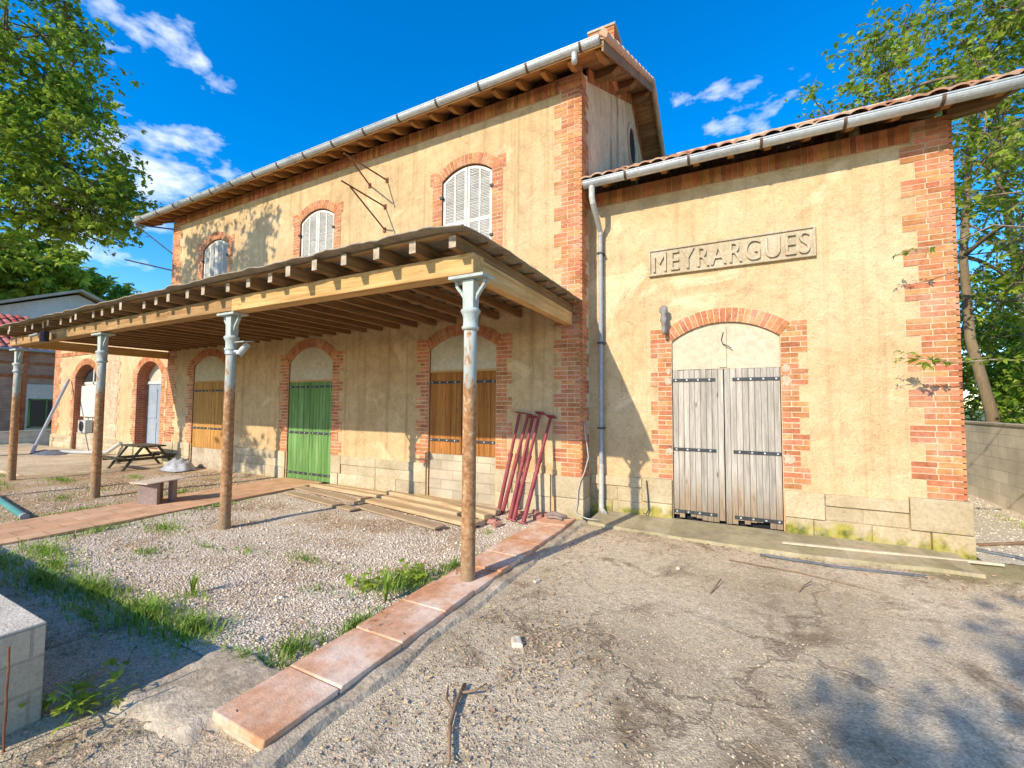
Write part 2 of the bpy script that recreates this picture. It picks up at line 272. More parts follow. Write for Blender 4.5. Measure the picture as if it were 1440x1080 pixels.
    crk = t.math('MULTIPLY', t.ramp(cr, [(0.004, 1.0), (0.014, 0.0)]), t.ramp(b, [(0.4, 0.7), (0.6, 0.1)]))
    c = t.mix(crk, c, (0.22, 0.165, 0.11))
    y = t.sep(v)['Y']
    k = t.ramp(t.math('ADD', y, t.math('MULTIPLY', m_, 1.1)), [(0.10, 0.0), (0.42, 0.8)])
    c = t.mix(k, c, (0.32, 0.275, 0.12))
    h = t.math('ADD', t.math('MULTIPLY', ag.outputs['Distance'], 0.5), t.math('ADD', t.math('ADD', f, t.math('MULTIPLY', f0, 1.6)), t.math('MULTIPLY', m_, 1.5)))
    h = t.math('SUBTRACT', h, t.math('MULTIPLY', crk, 1.2))
    M['tarmac'] = t.out(c, 0.95, h, 0.8, 0.014, spec=0.1)
    def m_gravel(name, c0, c1, dirt, amt):
        t = NT(name); v = t.coord()
        ag = t.n('TexVoronoi', {'Vector': v, 'Scale': 62.0}); x = t.sep(ag.outputs['Color'])['X']
        c = t.ramp(x, [(0.0, [k * 0.72 for k in c0]), (0.35, c0), (1.0, c1)])
        b = t.noise(v, 1.3, 6, 0.65, 0.4)
        c = t.mix(t.ramp(b, [(0.5 - amt, 0.0), (0.72 - amt, 0.9)]), c, t.mix(t.noise(v, 25, 5, 0.7), tuple(k * 0.6 for k in dirt), tuple(k * 1.3 for k in dirt)))
        h = t.math('ADD', t.math('MULTIPLY', ag.outputs['Distance'], -1.0), t.noise(v, 30, 4))
        return t.out(c, 0.95, h, 0.9, 0.015, spec=0.1)
    M['gravel'] = m_gravel('pale_gravel', (0.66, 0.545, 0.41), (0.84, 0.72, 0.57), (0.50, 0.345, 0.195), 0.05)
    M['dirt'] = m_gravel('dusty_earth', (0.60, 0.47, 0.32), (0.76, 0.63, 0.47), (0.52, 0.34, 0.175), 0.16)
    M['sidegravel'] = m_gravel('cream_gravel', (0.66, 0.55, 0.40), (0.80, 0.71, 0.56), (0.48, 0.36, 0.22), -0.12)
    M['ground'] = m_gravel('rough_grassy_earth', (0.20, 0.22, 0.08), (0.36, 0.32, 0.18), (0.13, 0.19, 0.04), 0.05)
    # terracotta walkway with small tile joints
    t = NT('terracotta_path'); tc = t.n('TexCoord')
    b = t.n('TexBrick', {'Vector': tc.outputs['UV'], 'Color1': (0.64, 0.36, 0.20, 1), 'Color2': (0.72, 0.45, 0.27, 1), 'Mortar': (0.48, 0.29, 0.17, 1), 'Scale': 1.0, 'Mortar Size': 0.008, 'Brick Width': 0.42, 'Row Height': 0.28})
    v = t.coord(); n1 = t.noise(v, 2.5, 6, 0.65)
    c = t.mix(1.0, b.outputs[0], t.ramp(n1, [(0.3, 0.75), (0.7, 1.2)]), 'MULTIPLY')
    M['path'] = t.out(c, 0.9, t.math('SUBTRACT', t.noise(v, 40, 4), b.outputs[1]), 0.5, 0.008, spec=0.15)
build_materials()

# ------------------------------------------------------------------ mesh helpers
def obj_origin(o):
    L = Vector((0, 0, 0))
    while o is not None: L += o.location; o = o.parent
    return L
class MB:
    def __init__(s): s.v = []; s.f = []; s.m = []
    def quad(s, a, b, c, d, m=0):
        i = len(s.v); s.v += [tuple(a), tuple(b), tuple(c), tuple(d)]; s.f.append((i, i + 1, i + 2, i + 3)); s.m.append(m)
    def tri(s, a, b, c, m=0):
        i = len(s.v); s.v += [tuple(a), tuple(b), tuple(c)]; s.f.append((i, i + 1, i + 2)); s.m.append(m)
    def hexa(s, p, m=0, mend=None):   # 8 corners: 0-3 bottom ccw, 4-7 top ccw
        i = len(s.v); s.v += [tuple(q) for q in p]
        fs = [(0, 3, 2, 1), (4, 5, 6, 7), (0, 1, 5, 4), (1, 2, 6, 5), (2, 3, 7, 6), (3, 0, 4, 7)]
        for k, f in enumerate(fs):
            s.f.append(tuple(i + a for a in f)); s.m.append(m if mend is None or k > 1 else mend)
    def box(s, x0, x1, y0, y1, z0, z1, m=0):
        s.hexa([(x0, y0, z0), (x1, y0, z0), (x1, y1, z0), (x0, y1, z0), (x0, y0, z1), (x1, y0, z1), (x1, y1, z1), (x0, y1, z1)], m)
    def bar(s, p0, p1, w, h, m=0, mend=None, up=(0, 0, 1)):   # rectangular bar; its ends are hexa bottom/top
        p0 = Vector(p0); p1 = Vector(p1); d = (p1 - p0).normalized(); u = Vector(up)
        if abs(d.dot(u)) > 0.98: u = Vector((1, 0, 0))
        a = d.cross(u).normalized() * (w / 2); b = a.normalized().cross(d).normalized() * (h / 2)
        q = [-a - b, a - b, a + b, -a + b]
        s.hexa([p0 + k for k in q] + [p1 + k for k in q], m, mend)
    def tube(s, pts, rad, n=8, m=0, caps=True):
        pts = [Vector(p) for p in pts]; k = len(pts)
        if not isinstance(rad, (list, tuple)): rad = [rad] * k
        i0 = len(s.v); ref = None
        for j, p in enumerate(pts):
            d = (pts[min(j + 1, k - 1)] - pts[max(j - 1, 0)])
            d = d.normalized() if d.length > 1e-9 else Vector((0, 0, 1))
            if ref is None: ref = d.orthogonal().normalized()
            else:
                ref = ref - d * ref.dot(d); ref = ref.normalized() if ref.length > 1e-6 else d.orthogonal().normalized()
            b = d.cross(ref)
            for q in range(n):
                a = 2 * math.pi * q / n
                s.v.append(tuple(p + (ref * math.cos(a) + b * math.sin(a)) * rad[j]))
        for j in range(k - 1):
            for q in range(n):
                a = i0 + j * n + q; b = i0 + j * n + (q + 1) % n
                s.f.append((a, b, b + n, a + n)); s.m.append(m)
        if caps:
            s.f.append(tuple(i0 + q for q in range(n))[::-1]); s.m.append(m)
            s.f.append(tuple(i0 + (k - 1) * n + q for q in range(n))); s.m.append(m)
    def lathe(s, prof, cx, cy, n=16, m=0):
        s.tube([(cx, cy, z) for r, z in prof], [r for r, z in prof], n, m)
    def prism(s, pts, axis, a0, a1, m=0):     # pts 2d; axis 'y': (x,z) extruded in y, 'x': (y,z), 'z': (x,y)
        def P(p, a): return {'y': (p[0], a, p[1]), 'x': (a, p[0], p[1]), 'z': (p[0], p[1], a)}[axis]
        i = len(s.v); n = len(pts)
        s.v += [P(p, a0) for p in pts] + [P(p, a1) for p in pts]
        s.f.append(tuple(range(i, i + n))); s.m.append(m); s.f.append(tuple(range(i + 2 * n - 1, i + n - 1, -1))); s.m.append(m)
        for k in range(n):
            k2 = (k + 1) % n
            s.f.append((i + k, i + n + k, i + n + k2, i + k2)); s.m.append(m)
    def build(s, name, mats, parent=None, loc=None, smooth=False, bevel=0, uv=False, fix=True):
        o_ = Vector(loc) if loc is not None else obj_origin(parent)
        me = bpy.data.meshes.new(name)
        me.from_pydata([(a - o_.x, b - o_.y, c - o_.z) for a, b, c in s.v], [], s.f)
        for k in (mats if isinstance(mats, (list, tuple)) else [mats]): me.materials.append(M[k])
        me.polygons.foreach_set('material_index', s.m)
        me.update()
        if fix:
            import bmesh
            bm = bmesh.new(); bm.from_mesh(me); bmesh.ops.recalc_face_normals(bm, faces=bm.faces); bm.to_mesh(me); bm.free()
        if smooth: me.polygons.foreach_set('use_smooth', [True] * len(me.polygons))
        if uv:      # box mapping in metres, world aligned
            l = me.uv_layers.new(name='UVMap')
            for p in me.polygons:
                n = p.normal; ax = max(range(3), key=lambda k: abs(n[k]))
                for li in p.loop_indices:
                    c = Vector(me.vertices[me.loops[li].vertex_index].co) + o_
                    l.data[li].uv = {0: (c.y, c.z), 1: (c.x, c.z), 2: (c.y, c.x)}[ax]
        o = bpy.data.objects.new(name, me); col.objects.link(o)
        if parent is not None: o.parent = parent
        else: o.location = o_
        if bevel:
            b = o.modifiers.new('bevel', 'BEVEL'); b.width = bevel; b.segments = 2; b.limit_method = 'ANGLE'; b.angle_limit = R(40)
        return o

def tag(o, label=None, cat=None, group=None, kind=None):
    if label: o['label'] = label
    if cat: o['category'] = cat
    if group: o['group'] = group
    if kind: o['kind'] = kind
    return o
def thing(name, loc, label, cat, group=None):
    o = bpy.data.objects.new(name, None); col.objects.link(o); o.location = loc; o.empty_display_size = 0.2
    return tag(o, label, cat, group)
def npmesh(name, verts, faces, mat, parent=None, loc=(0, 0, 0), mi=None):
    verts = np.asarray(verts, dtype=np.float32).reshape(-1, 3); faces = np.asarray(faces, dtype=np.int32)
    o_ = np.array(obj_origin(parent) if parent is not None else loc, dtype=np.float32)
    me = bpy.data.meshes.new(name); k = faces.shape[1]
    me.vertices.add(len(verts)); me.vertices.foreach_set('co', (verts - o_).ravel())
    me.loops.add(faces.size); me.loops.foreach_set('vertex_index', faces.ravel())
    me.polygons.add(len(faces)); me.polygons.foreach_set('loop_start', np.arange(0, faces.size, k, dtype=np.int32))
    for q in (mat if isinstance(mat, list) else [mat]): me.materials.append(M[q])
    if mi is not None: me.polygons.foreach_set('material_index', np.asarray(mi, dtype=np.int32))
    me.update(calc_edges=True); me.validate()
    o = bpy.data.objects.new(name, me); col.objects.link(o)
    if parent is not None: o.parent = parent
    else: o.location = loc
    return o
def rj(a): return random.uniform(-a, a)

# ------------------------------------------------------------------ bricks
CH = 0.069
def fill_bricks(mb, x0, x1, y, z, h, odd, proud=0.010, L=0.222, m=0, depth=0.05):
    """one course of bricks on a wall face at plane y (facing -y)"""
    x = x0; first = True
    while x < x1 - 0.012:
        l = L if not (first and odd) else L / 2
        first = False
        e = min(x + l, x1)
        if x1 - e < 0.05: e = x1
        p = proud + rj(0.0035)
        mb.box(x + 0.006, e - 0.006, y - p, y + depth, z + 0.006 + rj(.0015), z + h - 0.006 + rj(.0015), m)
        x = e
def jamb(mb, xin, w_wide, w_nar, side, y, z0, z1, start=0, per=3):
    """toothed brick jamb; side -1 = to the left of xin, +1 = to the right"""
    k = 0; z = z0
    n = max(1, round((z1 - z0) / CH)); h = (z1 - z0) / n
    for k in range(n):
        wide = ((n - 1 - k + start) // per) % 2 == 0
        w = w_wide if wide else w_nar
        a, b = (xin - w, xin) if side < 0 else (xin, xin + w)
        fill_bricks(mb, a, b, y, z, h, k % 2)
        mb.box(a + 0.001, b - 0.002, y - 0.006, y + 0.03, z, z + h, 1)
        z += h
def arch_pts(xa, xb, spring, rise, n=18):
    a = (xb - xa) / 2; c = (xa + xb) / 2; Rr = (a * a + rise * rise) / (2 * rise); zc = spring + rise - Rr
    t = math.asin(min(1, a / Rr))
    return [(c + Rr * math.sin(-t + 2 * t * i / n), zc + Rr * math.cos(-t + 2 * t * i / n)) for i in range(n + 1)], (c, zc, Rr, t)
def arch_ring(mb, xa, xb, spring, rise, th, y, proud=0.011):
    _, (c, zc, Rr, t) = arch_pts(xa, xb, spring, rise)
    n = max(9, round(2 * t * (Rr + th / 2) / 0.075))
    for i in range(n):
        a0 = -t + 2 * t * (i + 0.07) / n; a1 = -t + 2 * t * (i + 0.93) / n
        splits = ((0.0, 0.5), (0.5, 1.0)) if i % 2 else ((0.0, 1.0),)
        for q0, q1 in splits:
            r0 = Rr + th * q0 + 0.004; r1 = Rr + th * q1 - 0.004; p = proud + rj(0.003)
            P = [(c + r * math.sin(a), zc + r * math.cos(a)) for r, a in ((r0, a0), (r0, a1), (r1, a1), (r1, a0))]
            mb.hexa([(P[0][0], y - p, P[0][1]), (P[1][0], y - p, P[1][1]), (P[1][0], y + 0.05, P[1][1]), (P[0][0], y + 0.05, P[0][1]),
                     (P[3][0], y - p, P[3][1]), (P[2][0], y - p, P[2][1]), (P[2][0], y + 0.05, P[2][1]), (P[3][0], y + 0.05, P[3][1])], 0)
    N = 18
    for i in range(N):
        a0 = -t + 2 * t * i / N; a1 = -t + 2 * t * (i + 1) / N
        r0 = Rr + 0.002; r1 = Rr + th - 0.001
        P = [(c + r * math.sin(a), zc + r * math.cos(a)) for r, a in ((r0, a0), (r0, a1), (r1, a1), (r1, a0))]
        mb.hexa([(P[0][0], y - 0.006, P[0][1]), (P[1][0], y - 0.006, P[1][1]), (P[1][0], y + 0.03, P[1][1]), (P[0][0], y + 0.03, P[0][1]),
                 (P[3][0], y - 0.006, P[3][1]), (P[2][0], y - 0.006, P[2][1]), (P[2][0], y + 0.03, P[2][1]), (P[3][0], y + 0.03, P[3][1])], 1)
    return c, zc, Rr, t
def surround(parent, xa, xb, z0, spring, rise, y, th=0.2, wide=0.30, nar=0.20, shoulder=0.21, teeth=True, mat='brick', z0r=None):
    mb = MB()
    if teeth:
        jamb(mb, xa, wide, nar, -1, y, z0, spring - 0.02)
        jamb(mb, xb, wide, nar, 1, y, z0r if z0r is not None else z0, spring - 0.02)
    else:
        jamb(mb, xa, nar, nar, -1, y, z0, spring - 0.02)
        jamb(mb, xb, nar, nar, 1, y, z0, spring - 0.02)
        wide = nar + 0.06
    c, zc, Rr, t = arch_ring(mb, xa, xb, spring, rise, th, y)
    # shoulders beside the arch ring, cut along its extrados
    n = max(2, round(shoulder / CH)); h = shoulder / n; z = spring - 0.02
    for k in range(n):
        zm = z + h * 0.5; half = (xb - xa) / 2; re = Rr + th + 0.004
        if zm < zc + re * math.cos(t): lo = half + max(0.0, zm - spring) * math.tan(t)
        else: lo = math.sqrt(max(0.0, re * re - (zm - zc) ** 2))
        for sd in (-1, 1):
            a = c + sd * (abs(xa - c) + wide); b = c + sd * lo
            a, b = min(a, b), max(a, b)
            if b - a > 0.03:
                fill_bricks(mb, a, b, y, z, h, k % 2); mb.box(a + .001, b - .002, y - 0.006, y + 0.03, z, z + h, 1)
        z += h
    return mb.build('brick_surround', [mat, 'mortar'], parent)
def corner_quoin(parent, X, y, z0, z1, sx, wide=0.45, nar=0.33, swide=0.33, snar=0.2, mat='brick'):
    """brick quoin on the corner (X,y): front face looks to -y, return face looks to sx"""
    mb = MB(); n = round((z1 - z0) / CH); h = (z1 - z0) / n
    for k in range(n):
        z = z0 + k * h; w = wide if (k // 3) % 2 else nar; sw = snar if (k // 3) % 2 else swide
        cl, cs = (0.222, 0.106) if k % 2 else (0.106, 0.222)
        p = 0.010 + rj(0.003); ps = 0.010 + rj(0.003)
        xa, xb = sorted((X - sx * cl, X + sx * ps))
        mb.box(xa + (0.005 if sx > 0 else 0), xb - (0.005 if sx < 0 else 0), y - p, y + cs, z + .005, z + h - .005, 0)
        a, b = sorted((X - sx * w, X - sx * cl))
        fill_bricks(mb, a, b, y, z, h, False)
        a, b = sorted((X - sx * w, X + sx * 0.006)); mb.box(a, b, y - 0.006, y + 0.02, z, z + h, 1)
        q = y + cs
        while q < y + sw - 0.01:
            e = min(q + 0.222, y + sw); ps = 0.010 + rj(0.003)
            a, b = sorted((X - sx * 0.03, X + sx * ps)); mb.box(a, b, q + 0.005, e - 0.005, z + .005, z + h - .005, 0); q = e
        a, b = sorted((X - sx * 0.02, X + sx * 0.006)); mb.box(a, b, y - 0.006, y + sw, z, z + h, 1)
    return mb.build('brick_quoin', [mat, 'mortar'], parent)
def soldier_band(parent, x0, x1, y, z0, z1, name='brick_cornice', mat='brick_dark'):
    mb = MB(); x = x0
    while x < x1 - 0.02:
        e = min(x + 0.072, x1)
        mb.box(x + 0.004, e - 0.004, y - 0.03 - rj(.004), y + 0.05, z0 + 0.004, z1 - 0.004, 0); x = e
    mb.box(x0, x1, y - 0.022, y + 0.04, z0 + .002, z1 - .002, 1)
    return mb.build(name, [mat, 'mortar'], parent)

def wall_front(mb, x0, x1, z0, z1, y, ops, m=0, mr=1):
    """front wall at plane y with arched openings (xa, xb, zb, spring, rise, depth)"""
    x = x0
    for xa, xb, zb, sp, rs, dp in sorted(ops):
        mb.quad((x, y, z0), (xa, y, z0), (xa, y, z1), (x, y, z1), m)
        if zb > z0:
            mb.quad((xa, y, z0), (xb, y, z0), (xb, y, zb), (xa, y, zb), m); mb.quad((xa, y, zb), (xb, y, zb), (xb, y + dp, zb), (xa, y + dp, zb), mr)
        P, _ = arch_pts(xa, xb, sp, rs)
        for (ax, az), (bx, bz) in zip(P[:-1], P[1:]):
            mb.quad((ax, y, az), (bx, y, bz), (bx, y, z1), (ax, y, z1), m)
            mb.quad((ax, y, az), (bx, y, bz), (bx, y + dp, bz), (ax, y + dp, az), mr)
        for xx in (xa, xb): mb.quad((xx, y, max(zb, z0)), (xx, y + dp, max(zb, z0)), (xx, y + dp, sp), (xx, y, sp), mr)
        x = xb
    mb.quad((x, y, z0), (x1, y, z0), (x1, y, z1), (x, y, z1), m)
def arch_panel(mb, xa, xb, z0, spring, rise, y0, y1, m=0, n=18):
    P, _ = arch_pts(xa, xb, spring, rise, n)
    mb.prism([(xa, z0), (xb, z0)] + P[::-1], 'y', y0, y1, m)

def boards(parent, name, xa, xb, z0, z1, y, n, mats, thick=0.03, jag=0.0, gap=0.004, groove=True, rot=None):
    """a leaf of vertical boards, front at plane y"""
    mb = MB(); w = (xb - xa) / n
    for i in range(n):
        a = xa + i * w + gap / 2; b = a + w - gap; zb = z0 + (random.random() ** 2) * jag; yy = y + rj(0.003)
        zt = z1 - random.random() * jag * 0.12
        if len(mats) > 1 and rot:
            mid = z0 + rot * (0.6 + 0.6 * random.random())
            mb.box(a, b, yy, yy + thick, zb, mid, 1); mb.box(a, b, yy, yy + thick, mid + 0.0005, zt, 0)
        else: mb.box(a, b, yy, yy + thick, zb, zt, 0)
    mb.box(xa + .004, xb - .004, y + thick - .008, y + thick + 0.02, z0 + jag + 0.01, z1 - 0.05, 0)
    return mb.build(name, list(mats), parent, bevel=0.003)
def strap_hinge(parent, x0, x1, z, y, h=0.042, knob=0):
    mb = MB(); mb.box(min(x0, x1), max(x0, x1), y - 0.010, y, z - h / 2, z + h / 2)
    for i in range(4):
        x = x0 + (x1 - x0) * (i + 0.5) / 4; mb.box(x - .010, x + .010, y - 0.016, y - 0.009, z - .010, z + .010, 1)
    if knob: mb.tube([(x0 + knob * 0.012, y - 0.012, z - 0.05), (x0 + knob * 0.012, y - 0.012, z + 0.05)], 0.013, 8)
    return mb.build('strap_hinge', ['iron', 'zinc'], parent)

def tile_roof(mb, x0, x1, ya, za, yb, zb, m=0, pitch=0.21, row=0.36, amp=0.042, thick=0.02):
    """curved clay tiles on the slope from eave (ya,za) to ridge (yb,zb); returns uv list"""
    L = math.hypot(yb - ya, zb - za); dy = (yb - ya) / L; dz = (zb - za) / L
    nx = max(2, round((x1 - x0) / pitch)); K = 6; rows = max(1, round(L / row)); rl = L / rows
    nrm = (0, -dz * (1 if dy > 0 else -1), abs(dy))
    for r in range(rows):
        i0 = len(mb.v)
        for e in (0, 1):
            d = r * rl + (rl * 1.06 if e else -0.03); lift = 0.0 if e else 0.028
            for q in range(nx * K + 1):
                x = x0 + (x1 - x0) * q / (nx * K); ph = q / K
                a = amp * (abs(math.sin(math.pi * ph)) ** 0.7 * 1.6 - 0.55) + lift
                jx = 0.03 * math.sin(12.9 * (int(ph) + 7 * r)); a += 0.012 * math.sin(7.7 * int(ph) + 3.1 * r)
                dd = d + (jx if not e else 0)
                mb.v.append((x, ya + dy * dd + nrm[1] * a, za + dz * dd + nrm[2] * a))
        W = nx * K + 1
        for q in range(nx * K):
            mb.f.append((i0 + q, i0 + q + 1, i0 + W + q + 1, i0 + W + q)); mb.m.append(m)
        i1 = len(mb.v)      # the visible thickness of each tile's lower edge
        for q in range(W):
            x, y, z = mb.v[i0 + q]; mb.v.append((x, y - nrm[1] * thick, z - nrm[2] * thick))
        for q in range(nx * K):
            mb.f.append((i1 + q, i1 + q + 1, i0 + q + 1, i0 + q)); mb.m.append(m)
def tile_uv(o, x0, pitch, ya, za, row, yb, zb):
    me = o.data; l = me.uv_layers.new(name='UVMap'); off = obj_origin(o)
    L = math.hypot(yb - ya, zb - za)
    for p in me.polygons:
        c = p.center + off
        d = math.hypot(c.y - ya, c.z - za) + 0.02
        for li in p.loop_indices: l.data[li].uv = ((c.x - x0) / pitch + 0.001, d / row)
def gutter(parent, x0, x1, y, ztop, r=0.075, straps=None):
    mb = MB(); n = 10; th = 0.006
    for x_, e in ((x0, 0), (x1, 1)): pass
    prof = [(y - r * math.cos(math.pi * i / n), ztop - r * math.sin(math.pi * i / n)) for i in range(n + 1)]
    inn = [(y - (r - th) * math.cos(math.pi * i / n), ztop - (r - th) * math.sin(math.pi * i / n)) for i in range(n + 1)]
    mb.prism(prof + inn[::-1], 'x', x0, x1)
    for xe in (x0, x1): mb.prism(prof, 'x', xe - 0.004, xe + 0.004)
    mb.tube([(x0, y - r, ztop), (x1, y - r, ztop)], 0.011, 6)
    g = mb.build('gutter', 'zinc', parent)
    x = straps[0] if straps else x0 + 0.25
    while x < x1 - 0.05:
        sb = MB(); rr = r + 0.005
        pp = [(y - rr * math.cos(math.pi * i / n), ztop - rr * math.sin(math.pi * i / n)) for i in range(n + 1)]
        qq = [(y - (rr + .006) * math.cos(math.pi * i / n), ztop - (rr + .006) * math.sin(math.pi * i / n)) for i in range(n + 1)]
        sb.prism(pp + qq[::-1], 'x', x - 0.016, x + 0.016)
        sb.build('gutter_strap', 'strap', g); x += (straps[1] if straps else 0.84)
    return g


# ------------------------------------------------------------------ camera
cam = bpy.data.cameras.new('camera'); co = bpy.data.objects.new('camera', cam); col.objects.link(co)
cam.sensor_width = 36; cam.lens = 36 * 602.84 / 1440; cam.clip_end = 3000; cam.clip_start = 0.05
yaw, pit, rol = R(27.28), R(2.724), R(0.354)
fw = Vector((-math.sin(yaw) * math.cos(pit), math.cos(yaw) * math.cos(pit), math.sin(pit)))
rt = Vector((math.cos(yaw), math.sin(yaw), 0)); up = rt.cross(fw)
r2 = rt * math.cos(rol) + up * math.sin(rol); u2 = up * math.cos(rol) - rt * math.sin(rol)
mw = Matrix((r2, u2, -fw)).transposed().to_4x4(); mw.translation = (2.066, -6.134, 1.65)
co.matrix_world = mw
sc.camera = co

# ------------------------------------------------------------------ ground
def slope(x):
    if x > -9: return 0.0
    if x > -21: return -0.02 * (-9 - x)
    return -0.24
def gh(x, y):
    return slope(x) + 0.018 * mnoise.noise((x * 0.8, y * 0.8, 1.3)) + 0.008 * mnoise.noise((x * 2.7, y * 2.7, 5.1))
def sheet(name, x0, x1, y0, y1, step, mat, off=0.0, rag=0.0, amp=1.0, rim=0.0):
    nx = max(2, int((x1 - x0) / step)); ny = max(2, int((y1 - y0) / step)); V = []; F = []
    for j in range(ny + 1):
        for i in range(nx + 1):
            x = x0 + (x1 - x0) * i / nx; y = y0 + (y1 - y0) * j / ny
            k = rag * mnoise.noise((x * 1.7, y * 1.7, 9.0))
            xx = x + (k if i in (0, nx) else 0); yy = y + (k if j in (0, ny) else 0)
            z = slope(xx) + amp * (gh(xx, yy) - slope(xx)) + off
            if i in (0, nx) or j in (0, ny): z -= rim
            V.append((xx, yy, z))
    W = nx + 1
    for j in range(ny):
        for i in range(nx): F.append((j * W + i, j * W + i + 1, (j + 1) * W + i + 1, (j + 1) * W + i))
    o = npmesh(name, V, F, mat); o.data.polygons.foreach_set('use_smooth', [True] * len(F))
    return tag(o, kind='structure')
xs = [-400, -200, -110, -70, -50, -40, -34] + [-30 + 0.6 * i for i in range(76)] + [17, 20, 25, 32, 45, 70, 120, 200, 400]
ys = [-400, -200, -110, -70, -45, -30, -24] + [-20 + 0.6 * i for i in range(70)] + [24, 28, 34, 45, 70, 120, 200, 400]
V = [(x, y, gh(x, y) - 0.05) for y in ys for x in xs]; W = len(xs)
F = [(j * W + i, j * W + i + 1, (j + 1) * W + i + 1, (j + 1) * W + i) for j in range(len(ys) - 1) for i in range(W - 1)]
tag(npmesh('ground', V, F, 'ground'), kind='structure')
sheet('yard', 0.2, 6.2, -15, 0.36, 0.09, 'tarmac', 0.004, 0.0, 1.0)
sheet('forecourt', -7, 0.22, -15, -4.4, 0.12, 'tarmac', -0.004, 0.0, 1.0)
sheet('gravel_bed', -5.35, -0.2, -4.5, 0.02, 0.07, 'gravel', 0.006, 0.0, 1.3)
sheet('dusty_yard', -14, -6.55, -4.6, 0.02, 0.1, 'dirt', 0.004, 0.0, 1.3)
sheet('side_gravel', 4.4, 6.2, 0.3, 14, 0.12, 'sidegravel', 0.012, 0.0, 1.0)
# low concrete terrace before the far wing
mb = MB(); mb.prism([(-24, -2.3), (-12.6, -2.5), (-11.7, -1.3), (-11.35, -0.35), (-11.35, 0.02), (-11.9, 0.02), (-11.9, 0.38), (-24, 0.38)], 'z', -0.5, -0.03)
tag(mb.build('terrace', 'terrace', None, (-17, -1, -0.4), bevel=0.02), kind='structure')
# tiled path to the green door
mb = MB(); mb.prism([(-6.58, -4.55), (-5.32, -4.55), (-5.44, 0.0), (-6.66, 0.0)], 'z', -0.04, 0.035)
tag(mb.build('path', 'path', None, (-6, -2.2, 0), bevel=0.008, uv=True), kind='structure')
# broken concrete lump at the near end of the kerb
nx, ny = 46, 44; V = []; F = []
for j in range(ny + 1):
    for i in range(nx + 1):
        x = -1.18 + 1.02 * i / nx; y = -5.16 + 0.86 * j / ny
        e = min((x + 1.10 + .07 * mnoise.noise((y * 4, 1, 0)) + .03 * mnoise.noise((y * 15, 1, 0))) / .17, (y + 5.08 + .08 * mnoise.noise((x * 4, 7, 0)) + .03 * mnoise.noise((x * 14, 7, 0))) / .20, (-4.34 + .04 * mnoise.noise((x * 5, 3, 0)) - y) / .05)
        if y < -4.74: e = min(e, (-.20 - x + .05 * mnoise.noise((y * 6, 2, 0))) / .2 + max(0, (y + 4.82) / .08))
        e = max(0, min(1, e)); e = e * e * (3 - 2 * e)
        V.append((x, y, -.05 + e * (.088 + .012 * mnoise.noise((x * 3, y * 3, 2)) + .006 * mnoise.noise((x * 12, y * 12, 2)))))
for j in range(ny):
    for i in range(nx): F.append((j * (nx + 1) + i, j * (nx + 1) + i + 1, (j + 1) * (nx + 1) + i + 1, (j + 1) * (nx + 1) + i))
o = npmesh('concrete_strip', V, F, 'haunch', None, (-.7, -4.7, 0)); o.data.polygons.foreach_set('use_smooth', [True] * len(F)); tag(o, kind='structure')
# concrete haunch on the yard side of the kerb
mb = MB(); n = 90
for i in range(n):
    ya = -5.0 + 4.75 * i / n; yb = -5.0 + 4.75 * (i + 1) / n
    def hw(y): return 0.17 + 0.07 * mnoise.noise((0, y * 2.1, 2)) + 0.03 * mnoise.noise((0, y * 9, 2)), 0.040 + 0.018 * mnoise.noise((4, y * 4, 1))
    (wa, ha), (wb, hb) = hw(ya), hw(yb)
    mb.quad((0.09, ya, ha), (0.09 + wa * .6, ya, ha - .006), (0.09 + wb * .6, yb, hb - .006), (0.09, yb, hb))
    mb.quad((0.09 + wa * .6, ya, ha - .006), (0.09 + wa, ya, -0.03), (0.09 + wb, yb, -0.03), (0.09 + wb * .6, yb, hb - .006))
tag(mb.build('kerb_haunch', 'haunch', None, (0.15, -2.6, 0), smooth=True), kind='structure')
# terracotta kerb: a bed and its slabs
mb = MB(); mb.box(-0.31, 0.085, -4.80, -0.36, -0.05, 0.028)
kb = tag(mb.build('kerb', 'concrete', None, (-0.1, -2.6, 0)), kind='structure')
y = -4.82; ks = [0.44, 0.50, 0.48, 0.42, 0.46, 0.43, 0.45, 0.44, 0.42, 0.46]
for i, l in enumerate(ks):
    y1 = min(y + l, -0.34); mb = MB(); a, b = -0.325 + rj(.006), 0.10 + rj(.006)
    mb.box(a, b, y + .003, y1 - .003, 0.03 + rj(.003), 0.078 + rj(.006))
    mb.v = [(vx + rj(.005), vy + rj(.004), vz + rj(.003)) for vx, vy, vz in mb.v]
    mb.build('kerb_slab', 'terracotta', kb, bevel=0.008); y = y1
# low mossy apron along the wing
mb = MB(); n = 26
def ay(x): return -0.30 - 0.16 * math.sin(max(0, min(1, (x - 0.3) / 3.6)) * math.pi) + 0.03 * mnoise.noise((x * 2, 3, 0))
for i in range(n):
    xa = 0.25 + 3.95 * i / n; xb = 0.25 + 3.95 * (i + 1) / n
    h0 = 0.04 + 0.008 * mnoise.noise((xa * 3, 0, 0)); h1 = 0.04 + 0.008 * mnoise.noise((xb * 3, 0, 0))
    mb.quad((xa, ay(xa), h0), (xb, ay(xb), h1), (xb, 0.40, 0.055), (xa, 0.40, 0.055))
    mb.quad((xa, ay(xa) - .03, -0.03), (xb, ay(xb) - .03, -0.03), (xb, ay(xb), h1), (xa, ay(xa), h0))
mb.quad((4.2, ay(4.2) - .03, -.03), (4.2, 0.4, -.03), (4.2, 0.4, .055), (4.2, ay(4.2), .04))
tag(mb.build('apron', 'concrete_moss', None, (2, 0, 0)), kind='structure')

